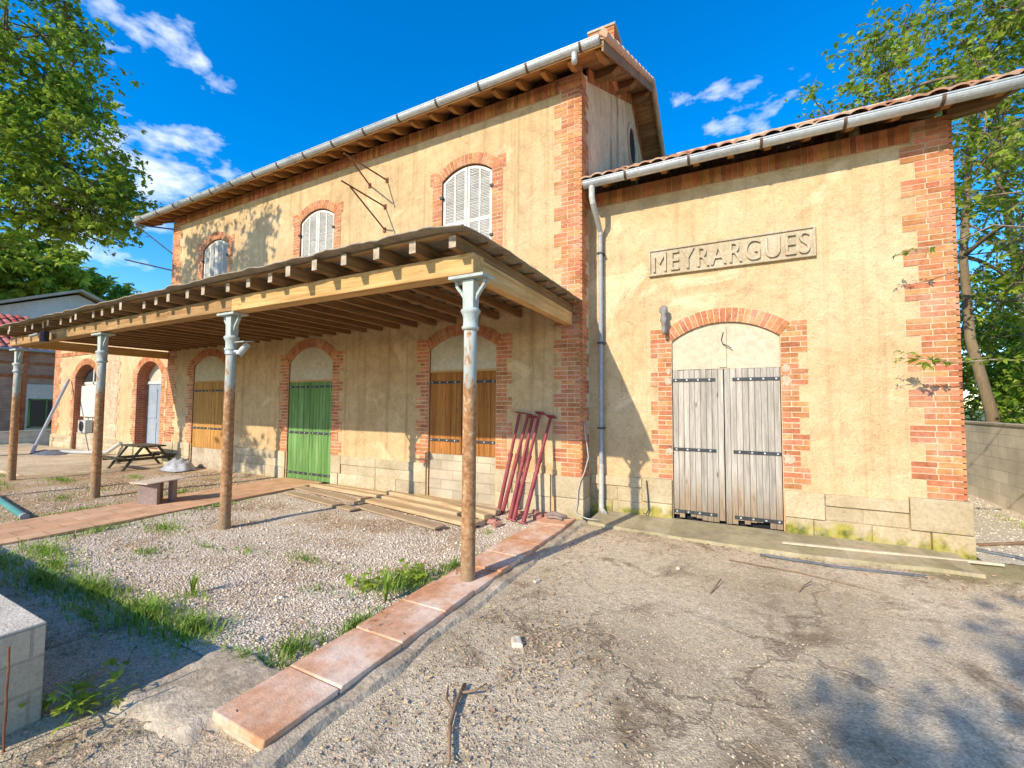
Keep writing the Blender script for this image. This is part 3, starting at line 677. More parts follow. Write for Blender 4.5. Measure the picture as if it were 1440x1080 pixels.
# ------------------------------------------------------------------ station: tall central block
XL, XR, D = -11.78, 0.07, 7.5
ZT = 6.75
G = [(-10.47, -9.06, 0.0, 2.58, 0.25, 0.16), (-6.63, -5.25, 0.0, 2.53, 0.31, 0.16), (-2.76, -1.39, 0.0, 2.62, 0.22, 0.16)]
U = [(-10.26, -9.14, 4.05, 5.64, 0.20, 0.14), (-6.40, -5.33, 4.05, 5.64, 0.20, 0.14), (-2.54, -1.50, 4.05, 5.64, 0.20, 0.14)]
st = thing('station_building', (-5.8, 0, 0), 'tall two-storey ochre station block with brick quoins, three white-shuttered upper windows and zinc gutter', 'building', 'blocks of the old station')
mb = MB()
wall_front(mb, XL, XR, 0, 3.4, 0, G); wall_front(mb, XL, XR, 3.4, ZT, 0, U)
RY, RZ = D / 2, 6.75 + (D / 2 + 0.47) * 0.535
gz_ = RZ - 0.14
for x, m in ((XR, 2), (XL, 0)):
    i = len(mb.v); mb.v += [(x, 0, -0.3), (x, D, -0.3), (x, D, ZT), (x, RY, gz_ - 0.1), (x, 0, ZT)]; mb.f.append((i, i + 1, i + 2, i + 3, i + 4)); mb.m.append(m)
mb.quad((XL, D, -0.3), (XR, D, -0.3), (XR, D, ZT), (XL, D, ZT), 0); mb.quad((XL, 0, -0.3), (XR, 0, -0.3), (XR, 0, 0), (XL, 0, 0), 0)
mb.build('wall', ['stucco', 'brickwall', 'stucco_grey'], st, uv=True, fix=False)
# dark lining behind the openings
corner_quoin(st, XR, 0, 0.58, ZT + 0.03, 1)
corner_quoin(st, XL, 0, 0.58, ZT + 0.03, -1, 0.45, 0.33)
soldier_band(st, XL + 0.34, XR - 0.36, 0, 6.52, 6.75)
# plinth
def plinth(parent, spans, y, ztop, mats, name='plinth', out=0.02, corner=None):
    for a, b in spans:
        mb = MB(); w = b - a
        j = 0.28 if w > 1.1 else w * 0.3
        g = 0.006
        def blk(x0, x1, z0, z1, o):
            mb.box(x0 + g / 2, x1 - g / 2, y - o - rj(.004), y + 0.05, z0 + g / 2, z1 - g / 2)
        hm = ztop * 0.42
        blk(a, a + j, hm, ztop, out + .012); blk(a, a + j * 0.75, -0.25, hm, out + .014)
        blk(b - j, b, hm, ztop, out + .012); blk(b - j * 0.75, b, -0.25, hm, out + .014)
        n = max(1, round((w - 2 * j) / 0.8)); xw = (w - 2 * j) / n
        for k in range(n): blk(a + j + k * xw, a + j + (k + 1) * xw, ztop * 0.72, ztop, out + .010)
        n = max(1, round((w - 2 * j) / 0.42)); xw = (w - 2 * j) / n
        for k in range(n):
            s_ = 0.2 * xw * (1 if k < n - 1 else 0)
            blk(a + j + k * xw, a + j + (k + 1) * xw, ztop * 0.42, ztop * 0.72, out - .012)
        n = max(1, round((w - 1.5 * j) / 0.5)); xw = (w - 1.5 * j) / n
        for k in range(n): blk(a + j * .75 + k * xw, a + j * .75 + (k + 1) * xw, -0.25, ztop * 0.42, out - 0.004)
        mb.build(name, mats, parent, bevel=0.006)
plinth(st, [(-11.3, -10.5), (-9.03, -6.66), (-5.22, -2.79), (-1.36, -0.42)], 0, 0.60, 'stone')
for X, s_ in ((XR, 1), (XL, -1)):
    mb = MB(); a, b = sorted((X - s_ * 0.47, X + s_ * 0.03)); mb.box(a, b, -0.035, 0.30, 0.27, 0.585)
    a, b = sorted((X - s_ * 0.40, X + s_ * 0.032)); mb.box(a, b, -0.038, 0.30, -0.3, 0.264)
    mb.build('corner_stone', 'stone', st, bevel=0.01)
# roof
XV0, XV1 = XL - 1.05, 0.56
mb = MB(); tile_roof(mb, XV0, XV1, -0.45, 6.765, RY, RZ, amp=.03); nf = len(mb.f)
tile_roof(mb, XV0, XV1, D + 0.45, 6.765, RY, RZ, amp=.03)
rf = mb.build('roof', 'tile', st, fix=False, smooth=False); tile_uv(rf, XV0, (XV1 - XV0) / round((XV1 - XV0) / .21), -0.47, 6.76, 0.36, RY, RZ)
mb = MB(); n = int((XV1 - XV0) / 0.36)
for i in range(n):
    a = XV0 + (XV1 - XV0) * i / n; b = a + (XV1 - XV0) / n * 1.06
    mb.tube([(a, RY, RZ + 0.01), (b, RY, RZ + 0.03)], [0.115, 0.10], 10)
# verge tiles laid along both gable slopes
for X in (XV1 - 0.02, XV0 + 0.02):
    for ya, s_ in ((-0.47, 1), (D + 0.47, -1)):
        k = 12
        for i in range(k):
            t0 = i / k; t1 = (i + 1.1) / k
            p = lambda t: (X, ya + (RY - ya) * t, 6.78 + (RZ - 6.76) * t + 0.02)
            a, b = p(t0), p(t1)
            mb.tube([(a[0], a[1], a[2] + 0.02), b], [0.066, 0.058], 8)
mb.build('ridge_tiles', 'tile', rf, smooth=False)
# boarding under the eaves and the gable overhangs
mb = MB()
def soff(mb, x0, x1, ya, za, yb, zb, d=0.085, t=0.022, m=0):
    mb.hexa([(x0, ya, za - d - t), (x1, ya, za - d - t), (x1, yb, zb - d - t), (x0, yb, zb - d - t), (x0, ya, za - d), (x1, ya, za - d), (x1, yb, zb - d), (x0, yb, zb - d)], m)
nb = 5
for i in range(nb):
    t0, t1 = i / nb, (i + 0.96) / nb
    ya, yb = -0.46 + 0.62 * t0, -0.46 + 0.62 * t1
    soff(mb, XV0 + 0.03, XV1 - 0.03, ya, 6.76 + (ya + .47) * .535, yb, 6.76 + (yb + .47) * .535)
nb = 22
for i in range(nb):
    for sgn in (0, 1):
        t0, t1 = i / nb, (i + 0.96) / nb
        ya, yb = 0.16 + (RY - 0.16) * t0, 0.16 + (RY - 0.16) * t1
        za, zb = 6.76 + (ya + .47) * .535, 6.76 + (yb + .47) * .535
        if sgn: ya, yb = D - ya, D - yb
        for x0, x1 in ((XR - 0.1, XV1 - 0.03), (XV0 + 0.03, XL + 0.1)): soff(mb, x0, x1, ya, za, yb, zb, m=1)
mb.build('eave_boarding', ['wood_eave_x', 'wood_old_x'], st)
x = XV1 - 0.12
while x > XV0 + 0.05:     # rafter tails
    mb = MB(); w = 0.075; a, b = x - w / 2, x + w / 2
    zs = lambda y: 6.76 + (y + .47) * .535 - 0.108
    mb.prism([(-0.40, zs(-0.40)), (0.12, zs(0.12)), (0.12, zs(0.12) - 0.13), (-0.20, zs(-.20) - 0.125), (-0.30, zs(-.30) - 0.09), (-0.40, zs(-.40) - 0.045)], 'x', a, b)
    mb.build('rafter_tail', 'wood_eave', st, bevel=0.004); x -= 0.425
# purlin ends and barge boards on the gables
for X, e in ((XR, XV1), (XL, XV0)):
    for yy in (0.75, 2.2, RY, D - 2.2, D - 0.75):
        zz = 6.76 + (min(yy, D - yy) + .47) * .535 - 0.108
        mb = MB(); s_ = 1 if e > X else -1
        P = [(X - 0.05 * s_, zz), (e - 0.07 * s_, zz), (e - 0.07 * s_, zz - 0.07), (e - 0.19 * s_, zz - 0.17), (X - 0.05 * s_, zz - 0.19)]
        mb.prism(P, 'y', yy - 0.07, yy + 0.07); mb.build('purlin_end', 'wood_old_x', st, bevel=0.005)
    mb = MB()
    for sgn in (0, 1):
        P = [(-0.45, 6.76 - 0.02), (RY, RZ - 0.03), (RY, RZ - 0.19), (-0.45, 6.76 - 0.17)]
        if sgn: P = [(D - a, b) for a, b in P]
        mb.prism(P, 'x', e - 0.05, e - 0.02)
    mb.build('barge_board', 'wood_old_y', st)
gt = gutter(st, XV0 - 0.02, XV1 - 0.07, -0.47, 6.76, 0.078, (XV0 + 0.45, 0.84))
mb = MB(); mb.tube([(0.12, -0.47, 6.70), (0.12, -0.47, 6.55)], 0.042, 12); mb.build('gutter_outlet', 'zinc', gt, smooth=True)
mb = MB(); n = 60
for i in range(n):      # brick edging under the gable boarding
    for sgn in (0, 1):
        ya, yb = 0.33 + (RY - .33) * i / n, 0.33 + (RY - .33) * (i + .93) / n; f_ = lambda y: 6.76 + (y + .47) * .535 - 0.13
        za, zb = f_(ya), f_(yb); ya2, yb2 = (D - ya, D - yb) if sgn else (ya, yb)
        mb.hexa([(XR - .02, ya2, za - .22), (XR + .016, ya2, za - .22), (XR + .016, yb2, zb - .22), (XR - .02, yb2, zb - .22), (XR - .02, ya2, za), (XR + .016, ya2, za), (XR + .016, yb2, zb), (XR - .02, yb2, zb)])
mb.build('brick_edging', 'brick_dark', st)
# gable oculus
mb = MB(); oy, oz, n = RY - .05, 7.62, 24
P = lambda r, i: (oy + r * 0.92 * math.cos(2 * math.pi * i / n), oz + r * 1.05 * math.sin(2 * math.pi * i / n))
for i in range(n):
    a, b, c_, d = P(0.38, i), P(0.38, i + 1), P(0.50, i + 1), P(0.50, i)
    mb.hexa([(XR - .02, *a), (XR - .02, *b), (XR + .03, *b), (XR + .03, *a), (XR - .02, *d), (XR - .02, *c_), (XR + .03, *c_), (XR + .03, *d)], 0)
mb.prism([P(0.38, i) for i in range(n)], 'x', XR - 0.01, XR + 0.008, 1)
mb.build('oculus', ['brick_pink', 'dark'], st)
# chimney
mb = MB(); cx, cy = -0.12, 2.1
cz0 = 7.9; k = 0; z = cz0
while z < 9.0:
    for fx, fy in ((0, -1), (1, 0), (0, 1), (-1, 0)):
        for q in range(2):
            a = -0.26 + 0.26 * q + 0.004; b = a + 0.252
            if k % 2: a += 0.0
            if fx == 0: mb.box(cx + a, cx + b, cy + fy * 0.24 - 0.03, cy + fy * 0.24 + 0.03, z + .005, z + CH - .005)
            else: mb.box(cx + fx * 0.235 - 0.03, cx + fx * 0.235 + 0.03, cy + a * .82, cy + b * .82, z + .005, z + CH - .005)
    z += CH; k += 1
mb.box(cx - 0.25, cx + 0.25, cy - 0.25, cy + 0.25, cz0, 9.0, 1)
ch = mb.build('chimney', ['brick', 'mortar'], st)
mb = MB(); mb.box(cx - 0.28, cx + 0.28, cy - 0.28, cy + 0.28, 9.02, 9.07); mb.build('chimney_cap', 'concrete', ch, bevel=0.01)

def louvre_leaf(parent, xa, xb, z0, zl, zr, y, midrail=True):
    """louvred leaf whose top slopes/curves from zl to zr"""
    mb = MB(); f = 0.05; n = 6
    top = lambda x: zl + (zr - zl) * (1 - (1 - (x - xa) / (xb - xa)) ** 2) if zr > zl else zr + (zl - zr) * (1 - ((x - xa) / (xb - xa)) ** 2)
    for a, b in ((xa, xa + f), (xb - f, xb), ((xa + xb) / 2 - 0.017, (xa + xb) / 2 + 0.017)):
        mb.hexa([(a, y, z0), (b, y, z0), (b, y + .04, z0), (a, y + .04, z0), (a, y, top(a)), (b, y, top(b)), (b, y + .04, top(b)), (a, y + .04, top(a))])
    for a, b in ((xa + f, (xa + xb) / 2 - 0.017), ((xa + xb) / 2 + 0.017, xb - f)):
        for zz, hh in ((z0, 0.09), (z0 + 0.75, 0.07)): mb.box(a, b, y + .003, y + .037, zz, zz + hh)
        for i in range(n):
            p, q = a + (b - a) * i / n, a + (b - a) * (i + 1) / n
            mb.hexa([(p, y + .002, top(p) - f), (q, y + .002, top(q) - f), (q, y + .037, top(q) - f), (p, y + .037, top(p) - f), (p, y + .002, top(p)), (q, y + .002, top(q)), (q, y + .037, top(q)), (p, y + .037, top(p))])
        z = z0 + 0.10; zt = min(top(a), top(b)) - f
        while z < max(top(a), top(b)) - f - 0.02:
            aa, bb = a, b
            if z > zt:
                if top(a) < top(b): aa = b - (b - a) * max(0.1, (max(top(a), top(b)) - f - z) / max(1e-3, abs(top(b) - top(a))))
                else: bb = a + (b - a) * max(0.1, (max(top(a), top(b)) - f - z) / max(1e-3, abs(top(b) - top(a))))
            t_ = rj(.004)
            mb.hexa([(aa, y + .004, z + t_), (bb, y + .004, z + t_), (bb, y + .008, z - .002 + t_), (aa, y + .008, z - .002 + t_), (aa, y + .017, z + .031), (bb, y + .017, z + .031), (bb, y + .021, z + .029), (aa, y + .021, z + .029)], 1)
            z += 0.027
    return mb.build('shutter', ['white_paint', 'louvre'], parent)
for k, (xa, xb, zb, sp, rs, dp) in enumerate(U):
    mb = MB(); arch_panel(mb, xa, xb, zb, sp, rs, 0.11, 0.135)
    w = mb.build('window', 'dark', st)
    surround(w, xa, xb, zb, sp, rs, 0, 0.19, 0.26, 0.21, 0.23, teeth=False)
    mb = MB(); mb.box(xa - 0.22, xb + 0.22, -0.07, 0.10, zb - 0.09, zb - 0.002); mb.build('window_sill', 'stone', w, bevel=0.008)
    c = (xa + xb) / 2
    louvre_leaf(w, xa + .012, c - .006, zb + .01, sp - 0.01, sp + rs - 0.02, 0.03)
    louvre_leaf(w, c + .006, xb - .012, zb + .01, sp + rs - 0.02, sp - 0.01, 0.03)
    for zz in (4.5, 5.35):
        for xx in (xa, xb):
            mb = MB(); mb.box(xx - .03, xx + .03, -0.03, 0.03, zz - .02, zz + .02); mb.build('shutter_hinge', 'iron', w)
# ground-floor doors of the block
def doorway(parent, op, y, ztop, zbot, tym, leafmat, n, base=None, hz=(), z0s=0.60, jag=0, recess=0.05, lintel=True, hin=0.40, extra=()):
    xa, xb, zb, sp, rs, dp = op
    mb = MB(); arch_panel(mb, xa, xb, ztop + (0.045 if lintel else 0.0), sp, rs, y + 0.03, y + dp)
    if lintel: mb.box(xa, xb, y + 0.02, y + dp, ztop + .004, ztop + 0.044, 1)
    d = mb.build('doorway', [tym, 'wood_beam_x'], parent)
    surround(d, xa, xb, z0s, sp, rs, y)
    c = (xa + xb) / 2
    for a, b, s_ in ((xa + .006, c - .004, 1), (c + .004, xb - .006, -1)):
        lf = boards(d, 'door_leaf', a, b, zbot, ztop, y + recess - 0.03, n, leafmat, jag=jag, rot=0.25 if len(leafmat) > 1 else None)
        for hzz in hz:
            xo = a if s_ > 0 else b
            strap_hinge(lf, xo - s_ * 0.03, xo + s_ * hin * (b - a) / 0.66 * 1.55, hzz, y + recess - 0.034, knob=-s_)
    if base:
        mb = MB(); mb.box(xa, xb, y + 0.03, y + dp, -0.2, zbot - 0.002); mb.build('block_infill' if base == 'block' else 'plinth_infill', base, d, uv=True)
    return d
doorway(st, G[2], 0, 2.20, 0.78, 'infill', ['wood_orange'], 6, 'block', (2.03, 1.02))
doorway(st, G[1], 0, 2.10, 0.03, 'infill', ['green'], 7, None, (2.0, 1.02, 0.16))
doorway(st, G[0], 0, 2.16, 0.50, 'infill', ['wood_honey'], 5, 'concrete', (1.95, 1.0))

# ------------------------------------------------------------------ the wing with the gate
WY = 0.40; WX0, WX1 = XR, 4.33
wg = thing('station_wing', (2.2, WY, 0), 'single-storey ochre wing on the right with grey plank gate, mossy stone base and tiled roof', 'building', 'blocks of the old station')
GO = (1.29, 2.62, 0.0, 2.57, 0.23, 0.12); WZ = 4.99
mb = MB(); wall_front(mb, WX0, WX1, -0.2, WZ, WY, [GO])
WRY = WY + D / 2 - 0.2; WRZ = 5.02 + (WRY + 0.08) * 0.545
i = len(mb.v); mb.v += [(WX1, WY, -.3), (WX1, D - WY, -.3), (WX1, D - WY, WZ), (WX1, WRY, WRZ - 0.2), (WX1, WY, WZ)]; mb.f.append((i, i + 1, i + 2, i + 3, i + 4)); mb.m.append(0)
mb.quad((WX0, D - WY, -.3), (WX1, D - WY, -.3), (WX1, D - WY, WZ), (WX0, D - WY, WZ), 0)
mb.build('wall', ['stucco_pale', 'brickwall'], wg, uv=True, fix=False)
corner_quoin(wg, WX1, WY, 0.62, WZ + 0.02, 1, 0.46, 0.33)
soldier_band(wg, WX0 + 0.02, WX1 - 0.36, WY, 4.77, 4.99)
mb = MB(); g = 0.006
def blk(x0, x1, z0, z1, o): mb.box(x0 + g / 2, x1 - g / 2, WY - o - rj(.004), WY + .05, z0 + g / 2, z1 - g / 2)
blk(3.84, 4.37, 0.25, 0.62, 0.055); blk(4.02, 4.375, -.2, 0.25, 0.06); blk(2.63, 3.05, 0.25, 0.58, 0.045); blk(2.63, 2.93, -.2, .25, 0.05)
blk(3.05, 3.84, 0.43, 0.575, 0.04); blk(3.05, 3.42, 0.25, 0.43, 0.012); blk(3.42, 3.84, 0.25, 0.43, 0.015); blk(2.93, 3.5, -.2, .25, 0.02); blk(3.5, 4.02, -.2, .25, 0.022)
mb.box(4.33, 4.375, WY + .052, WY + 0.5, -.2, 0.62)
mb.build('plinth', 'stone_moss', wg, bevel=0.008); mb = MB()
blk(0.86, 1.28, 0.25, 0.60, 0.04); blk(0.95, 1.28, -.2, .25, 0.045); blk(0.10, 0.86, 0.44, 0.585, 0.035); blk(0.10, 0.5, 0.22, 0.44, 0.01); blk(0.5, 0.86, 0.22, 0.44, 0.014); blk(0.10, 0.42, -.2, .22, 0.016); blk(0.42, 0.95, -.2, .22, 0.018)
mb.build('plinth', 'stone_moss', wg, bevel=0.008)
gd = doorway(wg, GO, WY, 2.16, 0.06, 'infill_cream', ['wood_gate'], 9, None, (2.01, 1.03, 0.16), jag=0.09, lintel=False, hin=0.36)
mb = MB(); mb.box(1.30, 2.61, WY + 0.10, WY + 0.13, 0.0, 2.2); mb.build('dark_interior', 'dark', gd)
mb = MB(); mb.box(1.905, 1.995, WY + 0.012, WY + 0.031, 2.18, 2.74)
mb.build('tympanum_batten', 'infill_cream', gd, bevel=0.003)
mb = MB(); mb.tube([(1.96, WY + .005, 2.66), (1.935, WY + .003, 2.56), (1.95, WY - .01, 2.50), (2.02, WY - .02, 2.46), (2.06, WY - .015, 2.43)], 0.006, 6); mb.build('loose_wire', 'iron', gd)
for (x, z, r) in ((1.245, 2.14, .035), (1.235, 2.0, .045), (1.25, 1.0, .04), (2.675, 2.14, .045), (2.68, 1.98, .055), (2.69, 0.97, .055)):
    mb = MB(); mb.prism([(x + r * (1 + rj(.35)) * math.cos(a), z + 1.2 * r * (1 + rj(.35)) * math.sin(a)) for a in [2 * math.pi * q / 17 for q in range(17)]], 'y', WY - 0.0165, WY)
    mb.build('cement_patch', 'concrete', gd)
WV1 = 5.02
mb = MB(); tile_roof(mb, XR + 0.01, WV1, -0.09, 5.01, WRY, WRZ, amp=.019, pitch=.17); tile_roof(mb, XR + 0.01, WV1, 2 * WRY + 0.09, 5.015, WRY, WRZ, amp=.026)
rf = mb.build('roof', 'tile', wg, fix=False); tile_uv(rf, XR, .21, -0.10, 5.04, .36, WRY, WRZ)
mb = MB(); n = 14
for i in range(n):
    a = XR + (WV1 - XR) * i / n; mb.tube([(a, WRY, WRZ + .01), (a + (WV1 - XR) / n * 1.06, WRY, WRZ + .03)], [.115, .10], 10)
mb.build('ridge_tiles', 'tile', rf)
mb = MB()
for i in range(6):
    ya, yb = -0.09 + 0.1 * i, -0.09 + 0.1 * i + 0.096; soff(mb, XR + .02, WV1 - .03, ya, 5.04 + (ya + .10) * .545, yb, 5.04 + (yb + .10) * .545)
for i in range(20):
    ya = 0.52 + (WRY - .52) * i / 20; yb = 0.52 + (WRY - .52) * (i + .96) / 20; soff(mb, WX1 - .05, WV1 - .03, ya, 5.04 + (ya + .10) * .545, yb, 5.04 + (yb + .10) * .545)
mb.build('eave_boarding', 'wood_eave_x', wg)
x = WV1 - 0.38
while x > XR + 0.1:
    mb = MB(); zs = lambda y: 5.04 + (y + .10) * .545 - 0.108
    mb.prism([(-0.03, zs(-.03)), (0.5, zs(.5)), (0.5, zs(.5) - .13), (0.2, zs(.2) - .12), (0.09, zs(.09) - .08), (-0.03, zs(-.03) - .04)], 'x', x - .04, x + .04)
    mb.build('rafter_tail', 'wood_eave', wg, bevel=0.004); x -= 0.425
for yy in (0.44, 2.0, WRY):
    zz = 5.04 + (yy + .10) * .545 - 0.108; mb = MB()
    mb.prism([(WX1 - .02, zz), (WV1 - .06, zz), (WV1 - .06, zz - .06), (WV1 - .16, zz - .10), (WV1 - .28, zz - .2), (WX1 + .02, zz - .235), (WX1 - .02, zz - .235)], 'y', yy - .035, yy + .09)
    mb.build('purlin_end', 'wood_old_x', wg, bevel=0.005)
mb = MB(); mb.prism([(-0.08, 5.02), (WRY, WRZ - .03), (WRY, WRZ - .18), (-0.08, 4.88)], 'x', WV1 - .05, WV1 - .02); mb.build('barge_board', 'wood_old_y', wg)
gt = gutter(wg, 0.13, WV1 + 0.05, -0.06, 4.965, 0.078, (0.75, 0.84))
mb = MB()
mb.tube([(0.25, -0.06, 4.90), (0.25, -0.06, 4.74), (0.255, -0.03, 4.66), (0.27, 0.22, 4.42), (0.275, 0.30, 4.34), (0.275, 0.31, 4.28)], [.044, .044, .044, .040, .038, .037], 14, 0)
mb.tube([(0.275, 0.31, 4.30), (0.275, 0.31, 0.75)], 0.032, 14, 1)
mb.tube([(0.275, 0.31, 0.76), (0.275, 0.31, 0.16), (0.29, 0.27, 0.09), (0.36, 0.17, 0.06)], 0.037, 14, 2)
for z in (4.0, 2.6, 1.3): mb.box(0.225, 0.325, 0.265, 0.40, z - .012, z + .012, 3)
mb.build('downpipe', ['pvc', 'pvc_grey', 'pvc', 'iron'], wg, smooth=False, bevel=0)

# far left wing
lw = thing('station_wing', (-16.5, WY, -0.2), 'low ochre wing on the far left with two deep arched doorways and flaking brick pilaster', 'building', 'blocks of the old station')
LX0, LX1, LZ = -21.0, XL, 4.05
LO = [(-19.1, -17.35, -0.1, 2.55, 0.42, 0.34), (-14.5, -13.02, 0.25, 2.5, 0.40, 0.34)]
mb = MB(); wall_front(mb, LX0, LX1, -0.4, LZ, WY, LO)
mb.quad((LX0, WY, -.4), (LX0, D, -.4), (LX0, D, LZ), (LX0, WY, LZ), 0); mb.quad((LX0, D, -.4), (LX1, D, -.4), (LX1, D, LZ), (LX0, D, LZ), 0)
mb.build('wall', ['stucco_pale', 'brickwall'], lw, uv=True, fix=False)
mb = MB(); mb.box(LX0 - .15, LX1, WY - .12, D, LZ, LZ + 0.1); mb.build('roof', 'tile', lw, uv=True)
corner_quoin(lw, LX0, WY, 0.45, LZ, -1, 0.62, 0.46)
mb = MB()
for z, k in [(0.5 + CH * k, k) for k in range(44)]:
    w = 0.12 if (k // 3) % 2 else 0.0
    fill_bricks(mb, -16.75 - w * .5, -15.75 + w, WY, z, CH, k % 2)
mb.box(-16.7, -15.8, WY - .006, WY + .03, 0.45, 3.5, 1)
mb.build('brick_pilaster', ['brick_pink', 'mortar'], lw)
soldier_band(lw, LX0 + .1, -16.8, WY, 3.32, 3.46, 'brick_band', 'brick'); 
plinth(lw, [(-21.03, -19.12), (-17.33, -14.52), (-13.0, -11.85)], WY, 0.42, 'stone')
mb = MB(); xa, xb, zb, sp, rs, dp = LO[0]
arch_panel(mb, xa, xb, 0.55, sp, rs, WY + .26, WY + .33, 0); mb.box(xa, xb, WY + .10, WY + .33, -.3, 0.55, 1); mb.box(xa + .75, xa + .83, WY + .235, WY + .26, .56, 2.9, 2); mb.box(xa, xb, WY + .235, WY + .255, 2.28, 2.36, 2)
d = mb.build('doorway', ['paint_panel', 'block', 'white_paint'], lw, uv=True); surround(d, xa, xb, 0.42, sp, rs, WY, 0.22, 0.30, 0.20)
mb = MB(); mb.box(xa + .12, xb - .12, WY + .14, WY + .24, 1.12, 2.22); mb.build('door_panel', 'paint_panel', d, bevel=.01)
mb = MB(); mb.box(xa + .35, xa + .95, WY + .02, WY + .22, 0.56, 1.0); mb.tube([(xa + .65, WY + .0, .78), (xa + .65, WY + .03, .78)], 0.18, 16, 1); mb.build('air_unit', ['pvc', 'plastic_dark'], d, bevel=.01)
mb = MB(); arch_panel(mb, xa + .05, xb - .05, 2.38, sp, rs - .05, WY + .24, WY + .258); mb.build('fanlight', 'glass', d)
mb = MB(); xa, xb, zb, sp, rs, dp = LO[1]
arch_panel(mb, xa, xb, 2.30, sp, rs, WY + .30, WY + .34, 0); mb.box(xa, xb, WY + .26, WY + .34, 2.22, 2.30, 1)
d = mb.build('doorway', ['infill', 'white_paint'], lw); surround(d, xa, xb, 0.42, sp, rs, WY, 0.22, 0.30, 0.20)
mb = MB(); mb.box(xa, xb, WY + .29, WY + .33, -.2, 2.22); 
for a, b in ((xa + .1, xa + .62), (xa + .84, xb - .1)):
    for z0, z1 in ((0.35, 1.0), (1.15, 2.05)): mb.box(a, b, WY + .275, WY + .292, z0, z1)
mb.build('door_leaf', 'bluegrey', d, bevel=.005)

# ------------------------------------------------------------------ canopy
cp = thing('canopy', (-5.8, -1.6, 0), 'long weathered timber canopy on four rusty iron posts along the station front', 'canopy')
CX0, CX1 = -12.05, 0.07
BZ0, BZ1 = 2.84, 3.03
POSTS = [-0.09, -3.86, -7.68, -11.72]
splits = [0.0, -3.72, -7.55, -11.9]
for a, b in zip(splits[1:], splits[:-1]):
    mb = MB(); mb.box(a + .004, b - .002, -2.90 + rj(.006), -2.72, BZ0 + rj(.008), BZ1 + rj(.004)); mb.build('front_beam', 'wood_beam_x' if b > -1 else 'wood_beam_old', cp, bevel=0.008)
for xx, y1 in ((-0.115, -0.06), (-11.86, 0.30)):
    mb = MB(); mb.box(xx - .06, xx + .06, -2.715, y1, BZ0 + .003, BZ1 + .004); mb.build('end_beam', 'wood_beam_y', cp, bevel=0.008)
x = CX1 - 0.17; k = 0
while x > CX0 + 0.05:
    mb = MB(); tilt = rj(.012); e = -3.13 + rj(.07)
    mb.bar((x + rj(.02), e, 3.085 + rj(.006)), (x, -0.02, 3.10), 0.078, 0.112, 0, 1)
    mb.f[-6:] = mb.f[-6:]; mb.m[-6:] = [1, 0, 0, 0, 0, 0]
    mb.build('rafter', ['wood_old_y', 'endgrain'], cp, bevel=0.004); x -= 0.425; k += 1
y = -3.05
while y < -0.1:
    mb = MB(); x0 = CX0
    cuts = [CX0 + .02, -8.6 + rj(.3), -4.2 + rj(.4), CX1 - 0.02 - random.random() * 0.04]
    for a, b in zip(cuts[:-1], cuts[1:]): mb.box(a + .004, b - .004, y - .028, y + .028, 3.146 + (y + 3) * .006, 3.172 + (y + 3) * .006)
    mb.build('batten', 'wood_old_x', cp); y += 0.36
# roof sheet, slightly wavy and curling at the near corner
nx, ny = 150, 26; mb = MB()
def sz(x, y):
    b = 3.178 + (y + 3) * 0.008 + 0.012 * mnoise.noise((x * 1.3, y * 1.3, 0)) + 0.004 * math.sin(x * 2 * math.pi / 0.42)
    c = max(0, 1 - math.hypot(x - CX1, (y + 3.22)) / 0.5); return b - 0.05 * c * c
for s_ in (0, 1):
    i0 = len(mb.v)
    for j in range(ny + 1):
        for i in range(nx + 1):
            x = CX0 + (CX1 + .01 - CX0) * i / nx; yy = -3.22 + 3.22 * j / ny
            if j == 0: yy += 0.035 * mnoise.noise((x * 3, 0, 4)) + .02 * mnoise.noise((x * 14, 0, 4))
            if i == nx: x += 0.015 * mnoise.noise((0, yy * 4, 4))
            mb.v.append((x, yy, sz(x, yy) + 0.010 * s_))
    for j in range(ny):
        for i in range(nx):
            a = i0 + j * (nx + 1) + i; mb.f.append((a, a + 1, a + nx + 2, a + nx + 1) if s_ else (a, a + nx + 1, a + nx + 2, a + 1)); mb.m.append(0)
K = (nx + 1) * (ny + 1)
ring = [i for i in range(nx + 1)] + [(j + 1) * (nx + 1) - 1 for j in range(1, ny + 1)] + [ny * (nx + 1) + i for i in range(nx - 1, -1, -1)] + [j * (nx + 1) for j in range(ny - 1, 0, -1)]
for a, b in zip(ring, ring[1:] + ring[:1]): mb.f.append((a, b, b + K, a + K)); mb.m.append(0)
mb.build('roof_sheet', 'sheet' if 'sheet' in M else 'plank_old', cp, fix=False)
post0 = None
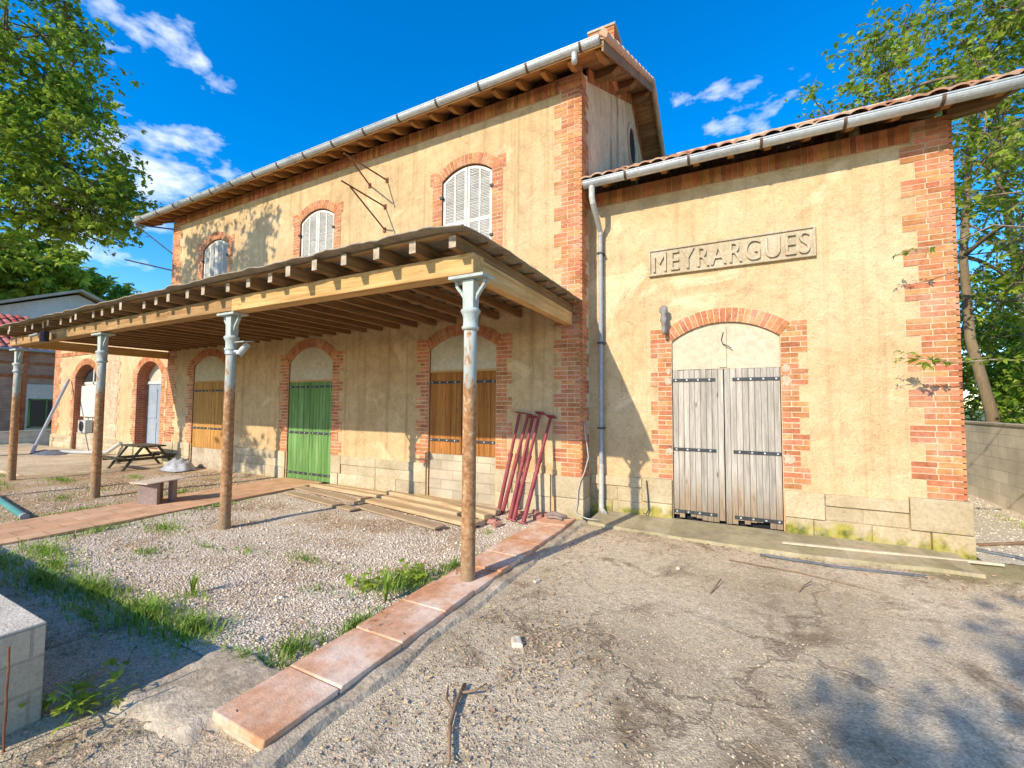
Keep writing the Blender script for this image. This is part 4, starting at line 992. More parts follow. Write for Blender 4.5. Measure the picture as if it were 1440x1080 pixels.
for k, x in enumerate(POSTS):
    if k == 0:
        mb = MB(); px, py = x, -2.80
        mb.lathe([(0.076, -0.1), (0.070, 0.0), (0.066, 0.10), (0.064, 1.2), (0.060, 2.12), (0.060, 2.42)], px, py, 20)
        po = mb.build('post', 'post', cp, loc=None, smooth=True)
        mb = MB(); mb.lathe([(0.066, 2.33), (0.080, 2.345), (0.083, 2.36), (0.070, 2.375), (0.068, 2.42), (0.070, 2.46), (0.084, 2.49), (0.094, 2.51), (0.088, 2.525), (0.068, 2.54)], px, py, 20)
        mb.build('collar', 'post', po, smooth=True)
        mb = MB(); mb.hexa([(px - .056, py - .05, 2.52), (px + .056, py - .05, 2.52), (px + .056, py + .05, 2.52), (px - .056, py + .05, 2.52), (px - .06, py - .055, 2.80), (px + .06, py - .055, 2.80), (px + .06, py + .055, 2.80), (px - .06, py + .055, 2.80)])
        mb.box(px - .19, px + .19, py - .10, py + .10, 2.805, 2.835)
        for s_ in (-1, 1):
            pts = [(px + s_ * r, py, z) for r, z in ((.05, 2.60), (.07, 2.65), (.10, 2.695), (.135, 2.735), (.155, 2.765), (.15, 2.80))]
            for a, b in zip(pts[:-1], pts[1:]): mb.bar(a, b, 0.028, 0.04, 0, None, (0, 1, 0))
        mb.build('capital', 'post', po, bevel=0.004); post0 = po
    else:
        c = post0.copy(); col.objects.link(c); c.parent = cp; c.location = (x - POSTS[0], 0, -0.0 + min(0, slope(x)))
        for ch_ in list(post0.children):
            q = ch_.copy(); col.objects.link(q); q.parent = c

# ------------------------------------------------------------------ name plaque, lamp, fittings
pq = thing('name_plaque', (2.0, WY, 3.75), 'long carved stone plaque with raised capital letters above the grey gate', 'sign')
mb = MB(); x0, x1, z0, z1 = 0.985, 3.03, 3.55, 3.945; y1 = WY + .01
mb.box(x0 + .02, x1 - .02, WY - .028, y1, z0 + .02, z1 - .02)
for a, b, c, d in ((x0, x1, z1 - .03, z1), (x0, x1, z0, z0 + .03), (x0, x0 + .03, z0 + .03, z1 - .03), (x1 - .03, x1, z0 + .03, z1 - .03)): mb.box(a, b, WY - .05, y1, c, d)
mb.build('plaque_slab', 'plaque', pq, bevel=0.005)
fc = bpy.data.curves.new('letters', 'FONT'); fc.body = 'MEYRARGUES'; fc.extrude = 0.5; fc.size = 1; fc.align_x = 'LEFT'; fc.space_character = 1.12; fc.offset = 0.0
fo = bpy.data.objects.new('letters', fc); col.objects.link(fo)
dg = bpy.context.evaluated_depsgraph_get(); me = bpy.data.meshes.new_from_object(fo.evaluated_get(dg))
bpy.data.objects.remove(fo)
co_ = np.empty(len(me.vertices) * 3); me.vertices.foreach_get('co', co_); co_ = co_.reshape(-1, 3)
lo, hi = co_.min(0), co_.max(0); tx0, tx1, tz0, tz1 = 1.05, 2.965, 3.60, 3.89
nv = np.empty_like(co_); nv[:, 0] = tx0 + (co_[:, 0] - lo[0]) / (hi[0] - lo[0]) * (tx1 - tx0) - 2.0
nv[:, 2] = tz0 + (co_[:, 1] - lo[1]) / (hi[1] - lo[1]) * (tz1 - tz0) - 3.75
nv[:, 1] = np.where(co_[:, 2] > 0, -0.06, -0.026)
me.vertices.foreach_set('co', nv.ravel()); me.update(); me.materials.clear(); me.materials.append(M['plaque'])
lt = bpy.data.objects.new('letters', me); col.objects.link(lt); lt.parent = pq

lp = thing('wall_lamp', (1.2, WY, 2.85), 'small weathered grey lamp fitting on the wall beside the gate arch', 'lamp')
mb = MB(); mb.box(1.17, 1.23, WY - .03, WY + .005, 2.70, 2.92); mb.tube([(1.2, WY - .02, 2.88), (1.2, WY - .08, 2.95), (1.2, WY - .13, 2.97)], .018, 8); mb.build('bracket', 'zinc', lp)
mb = MB(); mb.lathe([(0.02, 3.08), (.055, 3.05), (.06, 2.99), (.035, 2.96), (.045, 2.90), (.05, 2.86), (.03, 2.82), (.028, 2.70), (.02, 2.66)], 1.2, WY - .13, 14); mb.build('lamp_body', 'lamp_metal', lp, smooth=True)

def rod_frame(label, rods, plates):
    t = thing('awning_bracket', (plates[0][0], 0, plates[0][1]), label, 'bracket', 'rusty rod brackets on the front')
    for nm, pts in rods:
        mb = MB(); mb.tube(pts, 0.015, 7); mb.build(nm, 'rust', t)
    for x, z in plates:
        mb = MB(); mb.box(x - .03, x + .03, -.02, .005, z - .045, z + .045); mb.build('wall_plate', 'rust', t)
rod_frame('rusty upright bracket of two rods on the upper wall, just above the canopy', [('upper_rod', [(-3.9, 0.01, 5.48), (-3.9, -1.06, 5.50)]), ('lower_rod', [(-3.9, 0.01, 5.02), (-3.9, -.86, 5.48)])], [(-3.9, 5.48), (-3.9, 5.02)])
rod_frame('rusty flat bracket of two rods reaching out just below the eaves, above the upright one', [('upper_rod', [(-3.86, 0.01, 6.0), (-3.92, -1.0, 6.02)]), ('lower_rod', [(-4.32, 0.01, 6.0), (-3.93, -.85, 6.01)])], [(-3.86, 6.0), (-4.32, 6.0)])
t = thing('awning_bracket', (-11.8, 0, 5.5), 'dark iron stay rods on the far left corner below the gutter end', 'bracket', 'rusty rod brackets on the front')
mb = MB(); mb.tube([(-11.8, 0.02, 5.78), (-12.75, -0.5, 6.62)], .018, 7); mb.build('stay_rod', 'iron', t)
mb = MB(); mb.tube([(-11.8, 0.02, 5.33), (-12.95, -0.62, 5.62)], .02, 7); mb.build('stay_rod', 'iron', t)
mb = MB(); mb.tube([(-11.8, 0.02, 6.5), (-12.7, -0.45, 6.62)], .02, 7); mb.build('stay_rod', 'iron', t)

sc_ = thing('security_camera', (-3.55, -2.84, 2.33), 'small white security camera clamped to the second rusty post', 'camera')
mb = MB(); mb.tube([(-3.52, -2.79, 2.41), (-3.56, -2.88, 2.26)], [.042, .04], 14); mb.hexa([(-3.57, -2.93, 2.415), (-3.44, -2.89, 2.425), (-3.46, -2.74, 2.445), (-3.59, -2.78, 2.435), (-3.57, -2.93, 2.425), (-3.44, -2.89, 2.435), (-3.46, -2.74, 2.455), (-3.59, -2.78, 2.445)]); mb.build('camera_body', 'pvc', sc_, smooth=False)
mb = MB(); mb.tube([(-3.56, -2.883, 2.255), (-3.563, -2.888, 2.247)], .028, 14); mb.build('lens', 'plastic_dark', sc_)
mb = MB(); mb.tube([(-3.55, -2.80, 2.34), (-3.66, -2.78, 2.32), (-3.80, -2.80, 2.33)], .018, 8); mb.lathe([(.073, 2.29), (.073, 2.37)], -3.86, -2.80, 16); mb.build('clamp', 'zinc', sc_)
fl = thing('floodlight', (-9.6, -2.95, 2.9), 'small black floodlight with sensor on the far end of the front beam', 'floodlight')
mb = MB(); mb.box(-9.62, -9.42, -3.06, -2.98, 2.78, 2.98); mb.build('lamp_body', 'plastic_dark', fl, bevel=.006)
mb = MB(); mb.box(-9.60, -9.44, -3.065, -3.061, 2.80, 2.96); mb.build('lamp_glass', 'glass', fl)
mb = MB(); mb.tube([(-9.9, -2.91, 2.93), (-9.9, -3.02, 2.95), (-9.95, -3.10, 2.90)], .03, 10); mb.build('sensor', 'pvc', fl)
# white cable at the corner
mb = MB(); pts = [(0.085, 0.06, 1.42), (0.10, 0.05, 1.25), (0.14, 0.03, 1.05), (0.17, 0.0, 0.88), (0.12, -0.045, 0.66), (0.06, -0.055, 0.52), (0.03, -0.06, 0.40), (0.02, -0.07, 0.22), (-.02, -0.12, 0.12), (0.10, -0.25, 0.095), (0.24, -0.30, 0.075), (0.40, -0.28, 0.07)]
tag(mb.tube(pts, 0.008, 7) or mb.build('cable', 'pvc', None, (0.1, 0, 0.07), smooth=True), 'loose white cable hanging down the brick corner beside the downpipe', 'cable')
mb = MB(); mb.tube([(0.93, WY - .06, .56), (0.95, WY - .07, .35), (0.96, WY - .09, .15), (0.93, WY - .11, .085), (0.89, WY - .1, .10)], 0.009, 6)
tag(mb.build('cable_end', 'iron', None, (0.93, WY - .1, .08)), 'short dark cable rising from the ground left of the grey gate', 'cable')

# ------------------------------------------------------------------ things in the yard
# leaning steel props
props = [(-1.10, -0.42, -0.93, 1.52, 'leftmost dark red steel prop leaning on the wall by the brick jamb'),
         (-1.04, -0.40, -0.78, 1.50, 'second dark red steel prop from the left, crossing the leftmost one'),
         (-0.78, -0.66, -0.70, 1.46, 'middle one of the five dark red steel props leaning on the wall'),
         (-0.70, -0.70, -0.58, 1.52, 'second dark red steel prop from the right of the leaning row'),
         (-0.52, -0.76, -0.40, 1.47, 'rightmost dark red steel prop, standing nearest the kerb')]
for (bx, by, tx, tz, lab) in props:
    t = thing('steel_prop', (bx, by, 0.02), lab, 'steel prop', 'steel props leaning on the wall')
    b = Vector((bx, by, 0.02)); e = Vector((tx, -0.055, tz)); d = (e - b).normalized()
    mb = MB(); mb.tube([b, b + (e - b) * .55], 0.031, 12); mb.build('outer_tube', 'red_steel', t, smooth=False)
    mb = MB(); mb.tube([b + (e - b) * .55, e - d * .02], 0.024, 12); mb.tube([b + (e - b) * .545, b + (e - b) * .585], .037, 12); mb.build('inner_tube', 'red_steel', t)
    mb = MB(); a = d.orthogonal().normalized(); a = Vector((1, 0, 0)) - d * d.x; a.normalize()
    mb.bar(e - a * .07, e + a * .07, .012, .10, 0, None, d.cross(a)); mb.bar(b - a * .06, b + a * .06, .10, .012, 0, None, d); mb.build('end_plate', 'red_steel', t)
# planks in front of the wall
PL = [((-5.35, -0.62), (-3.30, -0.95), .20, .035, .03, 'plank_old', 'flat grey-brown board at the front of the timber pile, nearest the green door'),
      ((-5.05, -1.02), (-3.05, -1.38), .17, .035, .03, 'plank_old', 'thin worn board lying along the gravel edge, left of its pair'),
      ((-3.15, -1.16), (-1.35, -1.52), .19, .04, .035, 'plank_old', 'wide worn board lying along the gravel edge, behind the near post'),
      ((-3.50, -0.80), (-1.00, -1.22), .20, .07, .04, 'plank', 'long broad pale board in the middle of the timber pile'),
      ((-5.25, -0.42), (-2.95, -0.62), .10, .09, .04, 'plank', 'square pale beam on the left of the timber pile in front of the wall'),
      ((-3.25, -0.45), (-1.70, -0.68), .10, .10, .09, 'plank', 'square pale beam on top of the timber pile, ending behind the near post'),
      ((-3.10, -0.60), (-1.45, -0.92), .13, .08, .05, 'plank', 'pale beam with knots under the topmost beam of the timber pile'),
      ((-5.00, -0.22), (-2.60, -0.34), .12, .05, .04, 'plank', 'thin pale board lying closest to the plinth between the doors'),
      ((-2.75, -0.26), (-1.55, -0.42), .10, .08, .05, 'plank', 'short pale beam at the foot of the block infill under the orange shutters'),
      ((-1.95, -0.62), (-0.95, -0.98), .14, .10, .09, 'plank', 'short thick pale beam at the right end of the timber pile, on a bearer'),
      ((-2.2, -0.36), (-1.02, -0.56), .13, .09, .04, 'plank_old', 'greyed beam under the foot of the leftmost red props')]
for (a, b, w, h, z, m, lab) in PL:
    h *= .72; z *= .85
    a3 = Vector((a[0], a[1], z + h / 2)); b3 = Vector((b[0], b[1], z + h / 2 + rj(.006))); d = (b3 - a3); L = d.length; c = (a3 + b3) / 2
    mb = MB(); mb.hexa([(-L / 2, -w / 2, -h / 2), (L / 2, -w / 2 + rj(.006), -h / 2), (L / 2, w / 2, -h / 2), (-L / 2, w / 2, -h / 2), (-L / 2, -w / 2, h / 2), (L / 2, -w / 2, h / 2), (L / 2, w / 2 + rj(.006), h / 2), (-L / 2, w / 2, h / 2)])
    o = mb.build('plank', m, None, (0, 0, 0), bevel=0.006); o.location = c; o.rotation_euler = (rj(.02), -math.atan2(d.z, math.hypot(d.x, d.y)), math.atan2(d.y, d.x))
    tag(o, lab, 'plank', 'planks piled in front of the wall')
mb = MB(); mb.box(-1.08, -0.98, -1.12, -0.72, 0.0, 0.074); tag(mb.build('wood_bearer', 'plank_old', None, (-1.03, -.9, 0), bevel=.006), 'short wooden bearer under the right end of the timber pile', 'wood block')
# broken bricks at the foot of the props
k = 0
for (x, y, s_, rz) in ((-0.92, -0.92, .15, .3), (-0.80, -0.98, .12, 1.2), (-0.66, -0.50, .16, .8), (-0.45, -0.42, .19, 2.0), (-0.35, -0.28, .15, .2), (-0.55, -0.24, .16, 2.6), (-0.78, -0.32, .13, 1.7), (-0.36, -0.55, .10, .5)):
    mb = MB(); a, b, c = s_ * .6, s_ * .38, s_ * .42
    P = [(-a, -b, 0), (a * .8, -b, 0), (a, b * .7, 0), (-a * .7, b, 0), (-a, -b * .8, c), (a * .7, -b, c * .8), (a * .8, b * .6, c), (-a * .6, b, c * .9)]
    mb.hexa(P); o = mb.build('broken_brick', 'rubble', None, (0, 0, 0), bevel=.006); o.location = (x, y, .01); o.rotation_euler = (rj(.25), rj(.25), rz)
    tag(o, 'broken piece of pale red brick at the foot of the leaning red props', 'brick', 'broken bricks under the props')
mb = MB(); mb.tube([(-.14, 0, .03), (-.05, .05, .05), (.06, .02, .045), (.15, .05, .03)], [.025, .04, .035, .02], 7)
mb.tube([(-.10, -.05, .02), (.02, -.04, .03), (.12, -.06, .02)], .02, 6); o = mb.build('rag', 'boxwood', None, (0, 0, 0), smooth=True); o.location = (-0.14, -0.52, .08); tag(o, 'dirty brown rag bundle on the far end of the terracotta kerb', 'rag')
# low bench of boards on the path
t = thing('makeshift_stool', (-6.25, -2.55, .035), 'small makeshift stool of brown boards with a tilted pale top on the tiled path', 'stool')
def panel(p, q, th, z0, za, zb):
    mb = MB(); d = (Vector((q[0], q[1], 0)) - Vector((p[0], p[1], 0))).normalized(); n_ = Vector((-d.y, d.x, 0)) * th
    P = [(p[0], p[1]), (q[0], q[1]), (q[0] + n_.x, q[1] + n_.y), (p[0] + n_.x, p[1] + n_.y)]
    mb.hexa([(*c, z0) for c in P] + [(P[0][0], P[0][1], za), (P[1][0], P[1][1], zb), (P[2][0], P[2][1], zb), (P[3][0], P[3][1], za)]); mb.build('leg', 'boxwood', t, bevel=.004)
panel((-6.37, -2.74), (-6.03, -2.62), .05, .03, .35, .36); panel((-6.36, -2.68), (-6.42, -2.36), .03, .03, .35, .37); panel((-6.14, -2.42), (-6.06, -2.39), .08, .03, .392, .398)
mb = MB(); P = [(-6.50, -2.80, .357), (-6.02, -2.76, .367), (-5.86, -2.32, .42), (-6.30, -2.26, .41)]
mb.hexa(P + [(x, y, z + .018) for x, y, z in P]); mb.build('seat', 'boxtop', t, bevel=.003)
# picnic table by the far door
t = thing('picnic_table', (-11.6, -0.7, -0.03), 'dark mossy wooden picnic table with attached bench by the blue-grey door', 'picnic table')
mb = MB()
for i in range(5): y = -0.85 + .135 * i; mb.box(-12.3, -10.85, y, y + .125, .60, .64)
mb.build('tabletop', 'wood_table', t, bevel=.004)
for ys_ in ((-1.45, -1.31), (0.02, .16)):
    mb = MB()
    for y in ys_: mb.box(-12.5, -10.95, y, y + .13, .30, .335)
    mb.build('bench', 'wood_table', t, bevel=.004)
for x in (-12.1, -11.1):
    for s_ in (-1, 1):
        mb = MB(); mb.bar((x, -0.52 + s_ * .22, .60), (x, -0.52 + s_ * .72, -.06), .05, .10, 0, None, (1, 0, 0)); mb.build('leg', 'wood_table', t, bevel=.004)
    mb = MB(); mb.box(x - .06, x - .01, -1.35, .2, .22, .30); mb.build('crossbar', 'wood_table', t, bevel=.004)
t.scale = (.78, .78, .86)
# small things beside the table
t = thing('watering_can', (-12.9, -0.6, -0.03), 'small white can with a sprig beside the picnic table', 'can')
mb = MB(); mb.lathe([(.08, -.03), (.085, .12), (.07, .17), (.03, .19)], -12.9, -.6, 14); mb.build('can_body', 'pvc', t, smooth=True)
mb = MB(); mb.tube([(-12.83, -.6, .02), (-12.70, -.6, .14)], .012, 8); mb.build('spout', 'pvc', t)
def crumple(name, c, sx, sy, h, mat, label, cat):
    n = 16; V = []; F = []
    for j in range(n + 1):
        for i in range(n + 1):
            u, v = i / n * 2 - 1, j / n * 2 - 1; e = max(0, 1 - (u * u + v * v))
            V.append((c[0] + sx * u + .06 * mnoise.noise((u * 3, v * 3, c[0])), c[1] + sy * v, c[2] + h * (e ** .6) * (0.55 + 0.9 * abs(mnoise.noise((u * 2.4, v * 2.4, c[1]))))))
    for j in range(n):
        for i in range(n): F.append((j * (n + 1) + i, j * (n + 1) + i + 1, (j + 1) * (n + 1) + i + 1, (j + 1) * (n + 1) + i))
    tag(npmesh(name, V, F, mat, None, c), label, cat)
crumple('plastic_sheet', (-10.1, -0.42, 0.0), .42, .3, .3, 'tarp', 'crumpled grey plastic sheet by the plinth left of the honey-coloured shutters', 'plastic sheet')
crumple('tarpaulin', (-17.6, -0.6, -.05), .9, .35, .16, 'blue', 'folded blue tarpaulin on the terrace by the leaning pole', 'tarpaulin')
mb = MB(); mb.tube([(-17.9, -0.9, -.02), (-19.45, 0.33, 2.45)], .045, 10); tag(mb.build('pole', 'pvc_grey', None, (-17.9, -.9, -.03)), 'long grey pole leaning against the far arched doorway', 'pole')
mb = MB(); mb.tube([(-17.3, -.4, .03), (-16.4, -.1, .03), (-15.6, .15, .06), (-15.2, .33, .35)], .055, 10); tag(mb.build('waste_pipe', 'pvc', None, (-16.5, 0, 0)), 'bent white plastic pipe lying at the foot of the far wing', 'pipe')
mb = MB(); mb.tube([(-9.2, -3.62, .05), (-6.75, -3.86, .045)], .042, 12); mb.tube([(-6.79, -3.857, .045), (-6.71, -3.864, .045)], .048, 12, 1); tag(mb.build('plastic_pipe', ['teal', 'tarp'], None, (-8, -3.7, 0), smooth=False), 'teal plastic pipe lying beside the tiled path on the left', 'pipe')
# low block wall in the near left corner
mb = MB(); mb.box(-8.5, -1.15, -5.75, -5.2, -.1, 0.485); mb.box(-8.5, -1.15, -5.75, -5.2, 0.486, 0.5, 1)
tag(mb.build('block_wall', ['block', 'concrete_pale'], None, (-4, -5.5, 0), uv=True, bevel=.012), 'low wall of pale concrete blocks in the near left corner', 'wall')
for (x, y, h, lab) in ((-1.02, -5.36, .48, 'rusty steel rod standing upright beside the near end of the block wall'), (-1.0, -5.62, .55, 'second rusty steel rod at the end of the block wall, out by the frame edge')):
    mb = MB(); n = 14; mb.tube([(x + .006 * math.sin(i * 1.3), y, -.05 + (h + .05) * i / n) for i in range(n + 1)], [.0045 + .001 * (i % 2) for i in range(n + 1)], 7); tag(mb.build('steel_rod', 'rust', None, (x, y, 0)), lab, 'steel rod')
# right-hand boundary wall
mb = MB(); mb.box(6.0, 6.2, -2, 16, -.1, 1.34); bw = tag(mb.build('boundary_wall', 'block_wall', None, (6.1, 6, 0), uv=True), 'grey concrete block boundary wall to the right of the station wing', 'wall')
mb = MB(); mb.box(5.985, 6.215, -2, 16, 1.342, 1.385); mb.build('coping', 'concrete', bw, bevel=.006)
mb = MB(); mb.hexa([(2.55, -.20, .055), (4.5, .13, .03), (4.49, .165, .03), (2.54, -.165, .055), (2.55, -.20, .075), (4.5, .13, .055), (4.49, .165, .055), (2.54, -.165, .075)]); tag(mb.build('batten', 'infill_cream', None, (3.5, 0, .05)), 'thin white batten lying along the foot of the wing', 'batten')
mb = MB(); mb.tube([(4.42, .72, .03), (4.75, .55, .035), (5.0, .30, .025)], .022, 8); tag(mb.build('hose', 'blue', None, (4.7, .5, 0)), 'short length of dark blue-grey hose by the right corner of the wing', 'hose')
mb = MB(); mb.tube([(4.6, .95, .03), (5.2, 1.3, .05), (5.9, 1.5, .03)], .02, 8); tag(mb.build('branch', 'twig', None, (5.2, 1.2, 0)), 'fallen branch on the cream gravel beside the boundary wall', 'branch')
mb = MB(); mb.tube([(2.3, -.62, .02), (3.0, -.66, .02), (3.7, -.55, .02)], .014, 7); tag(mb.build('hose', 'blue', None, (3, -.6, 0)), 'thin dark blue-grey hose lying on the tarmac in front of the mossy apron', 'hose')
# fallen sticks
for (pts, r, lab) in (([(0.66, -3.98, .03), (0.70, -4.12, .035), (0.77, -4.28, .03), (0.90, -4.47, .03)], .012, 'long forked dry stick on the ground near the camera'),
                      ([(1.86, -1.95, .02), (1.90, -1.80, .03), (1.94, -1.65, .05)], .006, 'small curved dry twig in the middle of the yard'),
                      ([(2.55, -1.55, .02), (2.60, -1.42, .03), (2.68, -1.30, .05)], .006, 'small dry twig in the yard to the right of the curved one'),
                      ([(2.0, -.95, .015), (2.6, -1.02, .02), (3.2, -1.22, .015)], .006, 'long thin dry stalk lying across the yard before the gate')):
    mb = MB(); mb.tube(pts, [r, r, r * .9, r * .6][:len(pts)] if len(pts) > 3 else [r, r, r * .6], 7)
    if 'forked' in lab:
        mb.tube([(0.74, -4.20, .03), (0.66, -4.16, .05), (0.60, -4.06, .04)], [.009, .008, .004], 6); mb.tube([(0.68, -4.05, .03), (0.76, -4.02, .05), (.79, -3.95, .06)], [.008, .006, .003], 6)
    tag(mb.build('stick', 'twig', None, pts[0], smooth=True), lab, 'stick')
for (x, y, s_, lab) in ((0.72, -3.43, .07, 'flat grey stone lying on the dark patch of the yard'), (0.42, -2.42, .045, 'small pale stone near the terracotta kerb'), (1.55, -1.45, .04, 'small white stone in the yard before the gate')):
    mb = MB(); P = [(-s_, -s_ * .6, 0), (s_ * .9, -s_ * .5, 0), (s_, s_ * .5, 0), (-s_ * .7, s_ * .6, 0), (-s_ * .9, -s_ * .5, s_ * .5), (s_ * .7, -s_ * .4, s_ * .6), (s_ * .8, s_ * .4, s_ * .4), (-s_ * .6, s_ * .5, s_ * .5)]
    mb.hexa(P); o = mb.build('stone', 'concrete_pale', None, (0, 0, 0), bevel=.012); o.location = (x, y, .008); o.rotation_euler = (0, 0, x * 3); tag(o, lab, 'stone')

# ------------------------------------------------------------------ buildings beyond
bh = thing('brick_building', (-28, -4, -.3), 'low weathered brick building with red tiled roof and dark window beyond the station', 'building')
mb = MB(); y0, y1 = -14, 4.0
mb.quad((-26, y0, -.5), (-26, y1, -.5), (-26, y1, 3.95), (-26, y0, 3.95), 0); mb.quad((-26, y0, -.5), (-35, y0, -.5), (-35, y0, 3.95), (-26, y0, 3.95), 0); mb.quad((-26, y1, -.5), (-35, y1, -.5), (-35, y1, 3.95), (-26, y1, 3.95), 0); mb.quad((-35, y0, -.5), (-35, y1, -.5), (-35, y1, 3.95), (-35, y0, 3.95), 0)
for yy in (y0, y1): mb.tri((-26, yy, 3.95), (-35, yy, 3.95), (-30.5, yy, 5.9), 0)
mb.build('wall', 'brickwall_far', bh, uv=True)
mb = MB()
for (ya, yb, za, zb, o_) in ((y0, y1, 2.72, 2.85, .05), (y0, y1, 3.3, 3.4, .04), (.78, .92, -.5, 3.9, .06), (-.6, -.45, -.5, 3.9, .05)): mb.box(-26, -26 + o_, ya, yb, za, zb)
mb.build('brick_band', 'brick_dark', bh)
mb = MB(); mb.box(-26, -25.9, .93, 2.3, -.4, 2.42); wp = mb.build('window_panel', 'paint_panel', bh)
mb = MB(); mb.box(-25.95, -25.88, 1.05, 2.1, .52, 1.72); mb.build('window', 'glass', wp)
mb = MB(); 
for (a, b, c, d) in ((1.0, 2.15, .47, .53), (1.0, 2.15, 1.71, 1.77), (1.0, 1.06, .47, 1.77), (1.55, 1.6, .5, 1.74), (2.09, 2.15, .47, 1.77)): mb.box(-25.93, -25.86, a, b, c, d)
mb.build('window_frame', 'green', wp)
# its roof: curved red tiles, ridge along y
mb = MB(); tile_roof(mb, -y1 - .2, -y0 + .2, 25.72, 3.98, 30.5, 6.0, 0, 0.30, 0.42, 0.06)
mb.v = [(-y, -x, z) for x, y, z in mb.v]
rr = mb.build('roof', 'tile_red', bh, fix=False); me = rr.data; l = me.uv_layers.new(name='UVMap')
for p in me.polygons:
    c = p.center
    for li in p.loop_indices: l.data[li].uv = (c.y / .30 + .001, math.hypot(c.x, c.z) / .42)
mb = MB(); mb.quad((-35.3, y0, 3.9), (-35.3, y1, 3.9), (-30.5, y1, 6.0), (-30.5, y0, 6.0)); mb.build('roof_back', 'tile_red', bh, uv=True)
mb = MB(); mb.tube([(-25.68, y0, 3.93), (-25.68, y1 + .1, 3.93)], .07, 10); mb.tube([(-25.93, .7, 3.9), (-25.93, .7, -.4)], .05, 8); mb.build('gutter', 'pvc_grey', bh)
mb = MB(); mb.box(-23.6, -23.4, -14, 1.4, -.5, .47); gwl = tag(mb.build('garden_wall', 'block_wall', None, (-23.5, -6, -.3), uv=True), 'low grey garden wall before the brick building', 'wall')
fh = thing('pale_house', (-44, 6.8, -.3), 'pale rendered house gable with grey roof rising behind the brick building', 'house')
mb = MB(); mb.prism([(1.8, -.5), (11.8, -.5), (11.8, 7.3), (6.85, 9.45), (1.8, 7.3)], 'x', -50, -40.3); mb.build('wall', 'paint_panel', fh)
mb = MB()
for s_ in (0, 1):
    P = [(1.2, 7.15), (6.85, 9.62), (6.85, 9.80), (1.2, 7.33)]
    if s_: P = [(13.7 - a, b) for a, b in P]
    mb.prism(P, 'x', -50.4, -39.7)
mb.build('roof', 'concrete', fh)

# ------------------------------------------------------------------ plants
def leaf_fan(centers, normals_up=0.5, n=5, size=0.12, spread=1.0, droop=0.3, narrow=0.32, sv=0.35):
    """compound leaves: each a fan of n folded leaflets; returns verts, faces (quads)"""
    c = np.asarray(centers, dtype=np.float64); N = len(c)
    # frame per leaf
    nrm = rng.normal(size=(N, 3)); nrm[:, 2] = np.abs(nrm[:, 2]) + normals_up; nrm /= np.linalg.norm(nrm, axis=1)[:, None]
    a = rng.normal(size=(N, 3)); a -= nrm * (a * nrm).sum(1)[:, None]; a /= np.linalg.norm(a, axis=1)[:, None]; b = np.cross(nrm, a)
    s = size * (1 + sv * rng.normal(size=N)).clip(0.4, 1.9)
    V = []; 
    for k in range(n):
        ang = (k - (n - 1) / 2) * spread * (2.0 / max(1, n - 1)) if n > 1 else 0
        ang = ang + rng.normal(size=N) * 0.15
        d = a * np.cos(ang)[:, None] + b * np.sin(ang)[:, None]; e = np.cross(nrm, d)
        ln = (s * (1 - 0.25 * abs(k - (n - 1) / 2) / max(1, n / 2)))[:, None]
        p0 = c; tip = c + d * ln - nrm * ln * droop; mid = c + d * ln * 0.5 + nrm * ln * 0.06
        V.append(np.stack([p0, mid + e * ln * narrow * .5 - nrm * ln * .05, tip, mid - e * ln * narrow * .5 - nrm * ln * .05], 1))
    V = np.concatenate(V, 0).reshape(-1, 3)
    F = np.arange(len(V), dtype=np.int32).reshape(-1, 4)
    return V, F
def curve(p, q, sag, n=6, wob=0.12):
    p = Vector(p); q = Vector(q); L = (q - p).length; out = []
    o = Vector((rj(wob), rj(wob), rj(wob) * .5)) * L
    for i in range(n + 1):
        t = i / n; out.append(p.lerp(q, t) + Vector((0, 0, sag * L * math.sin(math.pi * t))) + o * math.sin(math.pi * t))
    return out
